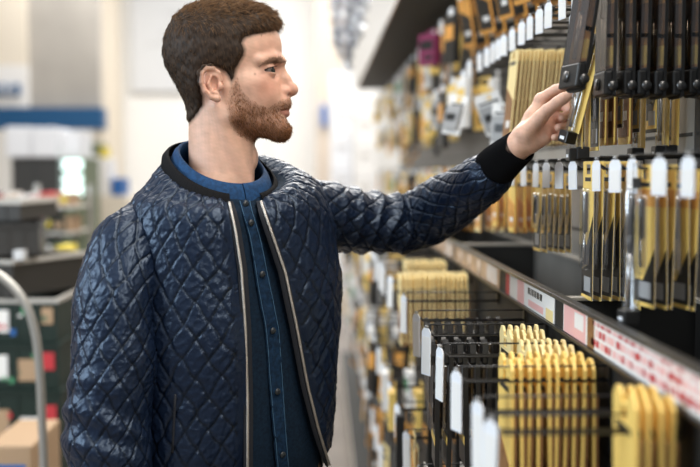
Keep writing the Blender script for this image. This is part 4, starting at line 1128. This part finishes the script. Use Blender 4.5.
M_crate = mat('dark_green_crate', (.007, .020, .014), rough=.5)
M_lit = mat('lit_panel', (.8, .95, .92), rough=.5, emit=(.75, 1.0, .95), es=1.6)
M_tube = mat('grey_tube', (.42, .41, .38), rough=.35, metal=.5)
M_byel = mat('yellow_paint', (.75, .60, .05), rough=.5)
mb = MB(); mb.box(-7, 4, -2.5, 14, -.06, 0, M_floor); structure(mb, 'floor')
mb = MB(); mb.box(-7, 4, 14, 14.1, 0, 4.6, M_wall); structure(mb, 'wall_back')
mb = MB(); mb.box(-7.1, -7, -2.5, 14.1, 0, 4.6, M_cream); structure(mb, 'wall_left')
def W(px, Y): return at(px, 200, Y)[0]
def Z(py, Y): return at(200, py, Y)[2]
def rect(mb, px0, px1, py0, py1, Y, d, m, bev=0): mb.box(W(px0, Y), W(px1, Y), Y, Y+d, Z(py1, Y), Z(py0, Y), m, bev=bev)
Y = 13.4
mb = MB(); mb.box(W(101, Y), W(119, Y), Y, Y+.35, 0, 4.6, M_cream); structure(mb, 'trim_1')
Y = 12.8
mb = MB(); mb.box(W(316, Y), W(346, Y), Y, Y+.4, 0, 4.6, M_beige); structure(mb, 'trim_2')
mb = MB(); mb.box(W(271, 13.7), W(316, 13.7), 13.75, 14, 0, 4.6, M_wall); structure(mb, 'trim_3')
Y = 13.9; b = MB(); rect(b, 133, 202, -40, 92, Y, .101, M_pan, .01)
for (a, c, y) in ((168, 186, 13), (170, 192, 24), (162, 190, 34), (150, 176, 44)):
    x = a
    while x < c: rect(b, x, x+3, y-1, y+1.5, Y-.004, .006, M_ink); x += 4.4
tag(b.build('wall_board'), 'pale grey board with faint lettering on the white back wall', 'board')
# kiosk front at left: beige top, grey sheet, blue fascia
Y = 10.2; k = tag(empty('kiosk', (W(50, Y), Y, 0)), 'tall kiosk front with grey panel and blue band at the left edge', 'kiosk')
def kid(mbx, name):
    o = mbx.mesh(name); o.transform(Matrix.Translation(-Vector(k.location))); return link(name, o, k)
b = MB(); rect(b, -110, 29.5, -120, 65, Y, .12, M_cream); kid(b, 'beige_panel')
b = MB(); rect(b, -110, 29.5, 65.5, 107, Y-.02, .12, M_whc); kid(b, 'white_panel')
b = MB(); rect(b, 30, 102, -120, 107.5, Y+.05, .12, M_greyw); kid(b, 'grey_panel')
b = MB(); rect(b, -110, 104, 108, 129, Y-.05, .2, M_blueb); kid(b, 'blue_band')
b = MB(); rect(b, -34, 22, 84, 96, Y-.06, .05, M_blueb, .005); sg = kid(b, 'sign')
cu = bpy.data.curves.new('sign_text', 'FONT'); cu.body = 'TRANS'; cu.size = .15; cu.extrude = .004; cu.align_x = 'RIGHT'; cu.align_y = 'CENTER'
to = bpy.data.objects.new('tmp', cu); COL.objects.link(to); bpy.context.view_layer.update()
me = bpy.data.meshes.new_from_object(to.evaluated_get(bpy.context.evaluated_depsgraph_get())); bpy.data.objects.remove(to)
me.materials.clear(); me.materials.append(M_wht); me.transform(Matrix.Rotation(PI/2, 4, 'X')); me.transform(Matrix.Translation(Vector((W(20, Y), Y-.066, Z(90, Y)))-Vector(k.location))); link('sign_lettering', me, sg)
for px in (-100, -20, 100):
    b = MB(); b.box(W(px, Y)-.04, W(px, Y)+.04, Y+.02, Y+.12, 0, Z(129.2, Y), M_cream); kid(b, 'post')
def box_thing(name, px0, px1, py0, py1, Y, d, m, label, cat, ground=False, m2=None, group=None, extra=None, Yz=None):
    b = MB(); x0, x1 = W(px0, Y), W(px1, Y); z1 = Z(py0, Yz or Y); z0 = 0 if ground else Z(py1, Yz or Y)+.0015
    b.box(x0, x1, Y, Y+d, z0, z1, m, bev=min(.01, abs(x1-x0)*.06))
    if m2: b.box(x0+(x1-x0)*.15, x1-(x1-x0)*.15, Y-.002, Y+.001, z0+(z1-z0)*.3, z0+(z1-z0)*.75, m2)
    if extra: extra(b, x0, x1, z0, z1)
    return tag(b.build(name), label, cat, group)
# charcoal cabinet, cartons, lit case
Y = 7.6
def doors(b, x0, x1, z0, z1):
    xm = (x0+x1)/2; b.box(xm-.004, xm+.004, Y-.003, Y, z0+.05, z1-.03, M_blk); b.box(xm-.03, xm-.02, Y-.02, Y, z1-.5, z1-.35, M_alu); b.box(x0+.02, x1-.02, Y-.004, Y, z0+.02, z0+.06, M_blk)
box_thing('cabinet', 12, 59.5, 157.5, 0, Y, .5, M_cab, 'charcoal double-door cabinet under the white cartons at left', 'cabinet', True, extra=doors)
def flap(b, x0, x1, z0, z1): b.box(x0+.004, x1-.004, Y-.012, Y-.009, (z0+z1)/2-.002, (z0+z1)/2+.002, M_pan)
box_thing('carton', 7, 31.5, 127, 157.5, Y-.02, .40, M_carton, 'white carton on the charcoal cabinet, left one', 'carton', Yz=7.6)
box_thing('carton', 32.5, 58, 127.5, 157.5, Y-.02, .40, M_carton, 'white carton on the charcoal cabinet, right one', 'carton', Yz=7.6)
Yc = 7.7
b = MB(); x0, x1 = W(63, Yc), W(83, Yc); 
ck = tag(empty('display_case', ((x0+x1)/2, Yc, 0)), 'lit glass display case beside the charcoal cabinet', 'display case')
def kid2(mbx, name, par):
    o = mbx.mesh(name); o.transform(Matrix.Translation(-Vector(par.location))); return link(name, o, par)
b.box(x0, x1+.02, Yc+.02, Yc+.5, 0, Z(158, Yc), M_olive); kid2(b, 'body', ck)
for a, c in ((160, 170), (175, 182), (184.5, 195)):
    b = MB(); rect(b, 63, 82, a, c, Yc, .03, M_lit, .008); kid2(b, 'lit_panel', ck)
box_thing('carton', 63.5, 81, 131, 157.9, Yc+.05, .4, M_carton, 'white carton on the lit display case', 'carton', Yz=7.7)
Y = 8.6
box_thing('counter', 80, 128, 196, 0, Y, .6, M_cream, 'cream counter behind his shoulder', 'counter', True)
box_thing('carton', 84, 99, 156, 195.6, Y+.02, .3, M_carton, 'tall white carton on the cream counter, left one', 'carton')
box_thing('carton', 99.5, 110, 158, 195.6, Y+.04, .3, M_whc, 'cream-white carton on the counter, middle one', 'carton')
box_thing('carton', 78.5, 101, 142.5, 155, Y+.02, .3, M_olive, 'flat olive green box on top of the white cartons', 'box')
box_thing('box', 112, 124, 178, 195.6, Y+.02, .25, M_blue, 'small blue box on the cream counter', 'box')
box_thing('box', 99, 106, 147, 157.6, Y+.04, .2, M_byel, 'small yellow box on top of the middle carton', 'box')
# shelf of small goods (mid distance, left)
Y = 5.2; k3 = tag(empty('shelf_unit', (W(30, Y), Y, 0)), 'grey shelf unit of small goods behind the black trays', 'shelf unit')
for py in (206, 232, 262, 300, 345):
    b = MB(); b.box(W(-40, Y), W(74, Y), Y, Y+.4, Z(py+2.5, Y), Z(py, Y), M_alu); kid2(b, 'shelf_board', k3)
for px in (-40, 17, 73):
    b = MB(); b.box(W(px, Y)-.012, W(px, Y)+.012, Y+.36, Y+.40, 0, Z(185, Y), M_tube); kid2(b, 'post', k3)
rg2 = random.Random(5)
for row, (py, hh, cols_) in enumerate(((206, 14, [M_carton2, M_whc, M_red, M_crate, M_whc]), (232, 17, [M_crate, M_crate, M_carton2, M_whc, M_red]), (262, 24, [M_crate, M_crate, M_olive]), (300, 26, [M_byel, M_crate, M_whc]), (345, 32, [M_crate, M_red, M_byel]))):
    px = -34
    while px < 70:
        wpx = rg2.uniform(6, 13); h_ = hh*rg2.uniform(.7, 1); m = rg2.choice(cols_)
        if px+wpx < 73: box_thing('goods_box', px, px+wpx-.6, py-h_, py-.05, Y+.02+rg2.uniform(0, .03), .25, m, f'small blurred box of goods on the {["top", "second", "third", "fourth", "lowest"][row]} board of the grey shelf unit', 'box', m2=rg2.choice([M_whc, M_red, M_byel, M_carton2]), Yz=5.2, group=f'goods boxes on the {["top", "second", "third", "fourth", "lowest"][row]} board')
        px += wpx
# stacked open trays and dark green crates nearer
rgc = random.Random(8)
def crate(px0, px1, py_top, py_bot, Y, d, m, rim, label, group=None, skew=0, name='crate', goods=None):
    x0, x1, z1, z0 = W(px0, Y), W(px1, Y), Z(py_top, Y), Z(py_bot, Y); c = ((x0+x1)/2, Y+d/2, z0)
    r = tag(empty(name, c, R_(skew)), label, 'crate', group); w, h = (x1-x0)/2, z1-z0
    b = MB(); t = .008
    b.box(-w, w, -d/2, -d/2+t, 0, h, m); b.box(-w, w, d/2-t, d/2, 0, h, m); b.box(-w, -w+t, -d/2+t, d/2-t, 0, h, m); b.box(w-t, w, -d/2+t, d/2-t, 0, h, m); b.box(-w+t, w-t, -d/2+t, d/2-t, 0, .008, m)
    for i in range(1, 4): b.box(-w+(2*w)*i/4-.004, -w+(2*w)*i/4+.004, -d/2-.004, -d/2, 0, h, m)
    b.build('tub', r)
    b = MB()
    for (a, c_, e, f) in ((-w-.008, w+.008, -d/2-.008, -d/2+.006), (-w-.008, w+.008, d/2-.006, d/2+.008), (-w-.008, -w+.006, -d/2+.006, d/2-.006), (w-.006, w+.008, -d/2+.006, d/2-.006)): b.box(a, c_, e, f, h-.004, h+.010, rim)
    b.build('rim', r)
    if goods:
        b = MB(); b.box(-w*.8, -w*.2, -d/2-.006, -d/2-.004, h*.25, h*.8, goods[0]); b.box(w*.05, w*.55, -d/2-.006, -d/2-.004, h*.2, h*.7, goods[1]); b.box(w*.62, w*.9, -d/2-.006, -d/2-.004, h*.45, h*.85, goods[2]); 
        for i in range(9):
            u0 = -w*.92+rgc.random()*w*1.7; v0 = h*(.1+.65*rgc.random()); b.box(u0, u0+w*rgc.uniform(.05, .16), -d/2-.0075, -d/2-.006, v0, v0+h*rgc.uniform(.06, .2), rgc.choice([M_whc, M_carton2, M_red, M_grn, M_blue, M_olive, M_pan]))
        b.build('picture_label', r)
    return r
Y = 3.35
M_rimw = mat('pale_rim', (.48, .46, .42), rough=.5)
zs_ = [(392, 467, 'bottom'), (346, 390, 'third from top'), (312, 344, 'second from top'), (281, 310, 'top')]
crate(-30, 57, 392, 470, Y, .42, M_crate, M_crate, 'dark green crate with picture labels, second of the stack, behind the curved rail', goods=(M_carton2, M_whc, M_red))
crate(-30, 57, 474, 556, Y, .42, M_crate, M_crate, 'dark green crate below the frame, carrying the others', goods=(M_carton2, M_whc, M_red))
zb = Z(556, Y)
b = MB(); b.box(W(-34, Y), W(60, Y), Y-.01, Y+.44, 0, zb, M_carton2, bev=.005); tag(b.build('pallet_box'), 'low brown pallet box under the green crates', 'box')
crate(-30, 56, 345, 388, Y+.01, .42, M_crate, M_crate, 'dark green crate with red and white labels, third of the stack', goods=(M_whc, M_carton2, M_red))
crate(-26, 55, 301, 341, Y+.02, .40, M_crate, M_rimw, 'dark green crate with pale rim, fourth of the stack', goods=(M_whc, M_crate, M_carton2))
crate(-24, 40, 262, 296, Y+.02, .40, M_cab, M_rimw, 'black open tray with pale rim, turned on the crate stack', skew=-24, name='tray')
crate(28, 58, 268, 298, Y+.10, .30, M_cab, M_rimw, 'small open tray with pale rim beside the turned black tray', skew=14, name='tray') if False else None
crate(-34, 26, 226, 255, Y+.03, .36, M_cab, M_cab, 'black open tray resting askew above the pale-rimmed one', skew=12, name='tray')
crate(-34, 26, 203, 220, Y+.03, .34, M_cab, M_rimw, 'topmost black tray with pale rim at the left edge', skew=-6, name='tray')
box_thing('roll', 12, 22, 250, 260, Y-.0, .05, M_pan, 'small pale blue-grey pack lying in the black tray', 'pack')
# yellow packs right of the trays, standing on a side crate
Y = 3.9
crate(46, 80, 334, 392, Y, .3, M_crate, M_rimw, 'dark green crate with red label next to his sleeve', goods=(M_whc, M_red, M_carton2))
crate(46, 80, 396, 470, Y, .3, M_crate, M_crate, 'lower dark green crate next to his sleeve', goods=(M_carton2, M_whc, M_red))
b = MB(); b.box(W(44, Y), W(82, Y), Y-.01, Y+.32, 0, Z(470, Y)-.002, M_carton2, bev=.005); tag(b.build('pallet_box'), 'brown pallet box under the crates next to his sleeve', 'box')
box_thing('goods_box', 56, 71, 284, 330, Y+.05, .14, M_byel, 'bright yellow box beside his sleeve, lower one', 'box', m2=M_whc)
box_thing('goods_box', 55, 68, 246, 283.8, Y+.05, .14, M_byel, 'green and yellow box beside his sleeve, upper one', 'box', m2=M_crate)
# trolley with curved tube
Y = 2.6; tr = tag(empty('trolley', (W(40, Y), Y, 0)), 'grey tubular trolley with a curved handle rail in front of the green crates', 'trolley')
def tubepart(pts, r, name):
    b = MB(); b.tube([Vector(p)-tr.location for p in pts], r, 12, M_tube); return b.build(name, tr)
pts = []
key = [(-40, 262), (-15, 267), (2, 277), (16, 290), (27, 307), (34, 328), (38, 352), (40.5, 385), (42, 420), (44, 467), (46, 560), (47, 640)]
K = interp([(i, a, b) for i, (a, b) in enumerate(key)], np.linspace(0, len(key)-1, 60))
pts = [tuple(at(a, b, Y)) for _, a, b in [(0, *r) for r in K]]
tubepart(pts, .0115, 'handle_rail')
b = MB(); e = pts[-1]; b.box(e[0]-.75-tr.location.x, e[0]-tr.location.x+.02, -.02, .52, e[2]-.03-0, e[2], M_tube, bev=.006); b.build('platform', tr)
for dx in (-.66, -.06):
    for dy in (.05, .45):
        b = MB(); zc = e[2]-.03; r = zc/2+.001; r = min(.06, zc/2)
        b.lathe([(.004, -.012), (r, -.012), (r, .012), (.004, .012)], (e[0]+dx-tr.location.x, dy, r), 'y', 20, M_blkp)
        b.box(e[0]+dx-tr.location.x-.012, e[0]+dx-tr.location.x+.012, dy-.018, dy-.013, r, zc, M_tube); b.box(e[0]+dx-tr.location.x-.012, e[0]+dx-tr.location.x+.012, dy+.013, dy+.018, r, zc, M_tube)
        b.build('wheel', tr)
box_thing('carton', -20, 27, 444, 520, 2.75, .3, M_carton2, 'brown carton with blue edge at the bottom left corner', 'carton', m2=M_blue)
zt = pts[-1][2]
# ---- far end of the aisle
Y = 11.2
def drawers(b, x0, x1, z0, z1):
    for i in range(1, 7):
        z = z0+(z1-z0)*i/7; b.box(x0+.01, x1-.01, Y-.004, Y, z-.006, z+.006, M_ink); b.box((x0+x1)/2-.06, (x0+x1)/2+.06, Y-.02, Y, z-.09, z-.075, M_alu)
box_thing('cabinet', 331, 352, 72, 0, Y, .5, M_carton, 'tall white drawer cabinet at the end of the aisle', 'cabinet', True, extra=drawers)
box_thing('cabinet', 353, 376, 84, 0, Y, .5, M_whc, 'white drawer cabinet partly behind the far shelving', 'cabinet', True, extra=drawers)
Y2 = 12.7
box_thing('notice', 321, 327, 104, 126, Y2, .101, M_blue, 'small blue notice on the beige pillar', 'notice')
# clear plastic sheet hanging beside the top shelf
Yp = 4.6; gx, gz = 40, 46; Pv = []
nzp = Noise(.10, 10, seed=61); nzq = Noise(.04, 10, seed=62)
for i in range(gz):
    for j in range(gx):
        u = j/(gx-1); v = i/(gz-1); px = 326+u*46-(v*v*16 if u > .5 else -v*10)*abs(2*u-1); py = -60+v*(118-10*math.sin(u*9))
        p = at(px, py, Yp); q = np.array([p[0], Yp+.25*math.sin(u*PI*1.4), p[2]]); q = q+np.array([.012*nzq(q), .035*nzp(q)+.018*nzq(q), 0]); Pv.append(q)
M_film = clear('clear_film', (.90, .91, .93), .35, .25)
o = link('plastic_sheet', np_mesh('plastic_sheet', np.array(Pv), grid_faces(gz, gx, False), M_film)); tag(o, 'crumpled clear plastic sheet hanging beside the far top shelf', 'plastic sheet')
s3 = o.modifiers.new('thick', 'SOLIDIFY'); s3.thickness = .001
b = MB(); q0, q1 = at(322, -60, Yp), at(376, -60, Yp); b.tube([(q0[0], Yp+.05, q0[2]), (q1[0]+.12, Yp+.05, q1[2])], .008, 8, M_tube); tag(b.build('hanging_rod'), 'thin rod above the frame carrying the clear plastic sheet', 'rod')
pass
# ================================================================== light
SC.view_settings.view_transform = 'Standard'; SC.view_settings.look = 'None'; SC.view_settings.gamma = 1; SC.view_settings.use_curve_mapping = False
SC.view_settings.exposure = 0.45
w = bpy.data.worlds.new('shop_air'); SC.world = w; w.use_nodes = True
nt = w.node_tree; bg = nt.nodes['Background']
tc = nt.nodes.new('ShaderNodeTexCoord'); sep = nt.nodes.new('ShaderNodeSeparateXYZ'); nt.links.new(tc.outputs['Generated'], sep.inputs[0])
cr = nt.nodes.new('ShaderNodeValToRGB'); mr = nt.nodes.new('ShaderNodeMapRange'); mr.inputs['From Min'].default_value = -1
nt.links.new(sep.outputs['Z'], mr.inputs['Value']); nt.links.new(mr.outputs['Result'], cr.inputs['Fac']); nt.links.new(cr.outputs['Color'], bg.inputs['Color'])
e = cr.color_ramp.elements; e[0].position = 0; e[0].color = (.10, .09, .08, 1); e[1].position = 1; e[1].color = (.95, .95, .95, 1)
x = cr.color_ramp.elements.new(.5); x.color = (.36, .36, .37, 1)
bg.inputs['Strength'].default_value = .60
def area(name, loc, target, sx, sy, power, col=(1, 1, 1)):
    l = bpy.data.lights.new(name, 'AREA'); l.shape = 'RECTANGLE'; l.size = sx; l.size_y = sy; l.energy = power; l.color = col
    o = bpy.data.objects.new(name, l); COL.objects.link(o); o.location = loc
    o.rotation_euler = (Vector(target)-Vector(loc)).to_track_quat('-Z', 'Y').to_euler(); return o
area('window_light', (-3.2, .6, 2.6), (-.1, 1.7, 1.3), 2.2, 1.8, 95, (.74, .88, 1.0))
area('ceiling_light', (.7, 1.0, 3.8), (.2, 1.9, 1.3), 1.2, 2.2, 52, (1.0, .93, .84))
area('ceiling_light', (-.8, 5.5, 4.2), (-.8, 5.5, 0), 2.5, 4, 95, (1.0, .97, .93))
area('ceiling_light', (-.6, 10.5, 4.3), (-.6, 11.5, 0), 5, 3, 215, (1.0, .98, .95))
area('rear_light', (.6, 4.2, 3.3), (-.1, 1.8, 1.5), 1.5, 1.0, 45, (1.0, .95, .88))
area('ceiling_light', (1.6, -1.2, 3.2), (0, 1.8, 1.5), 1.6, 1.2, 50, (1.0, .95, .88))
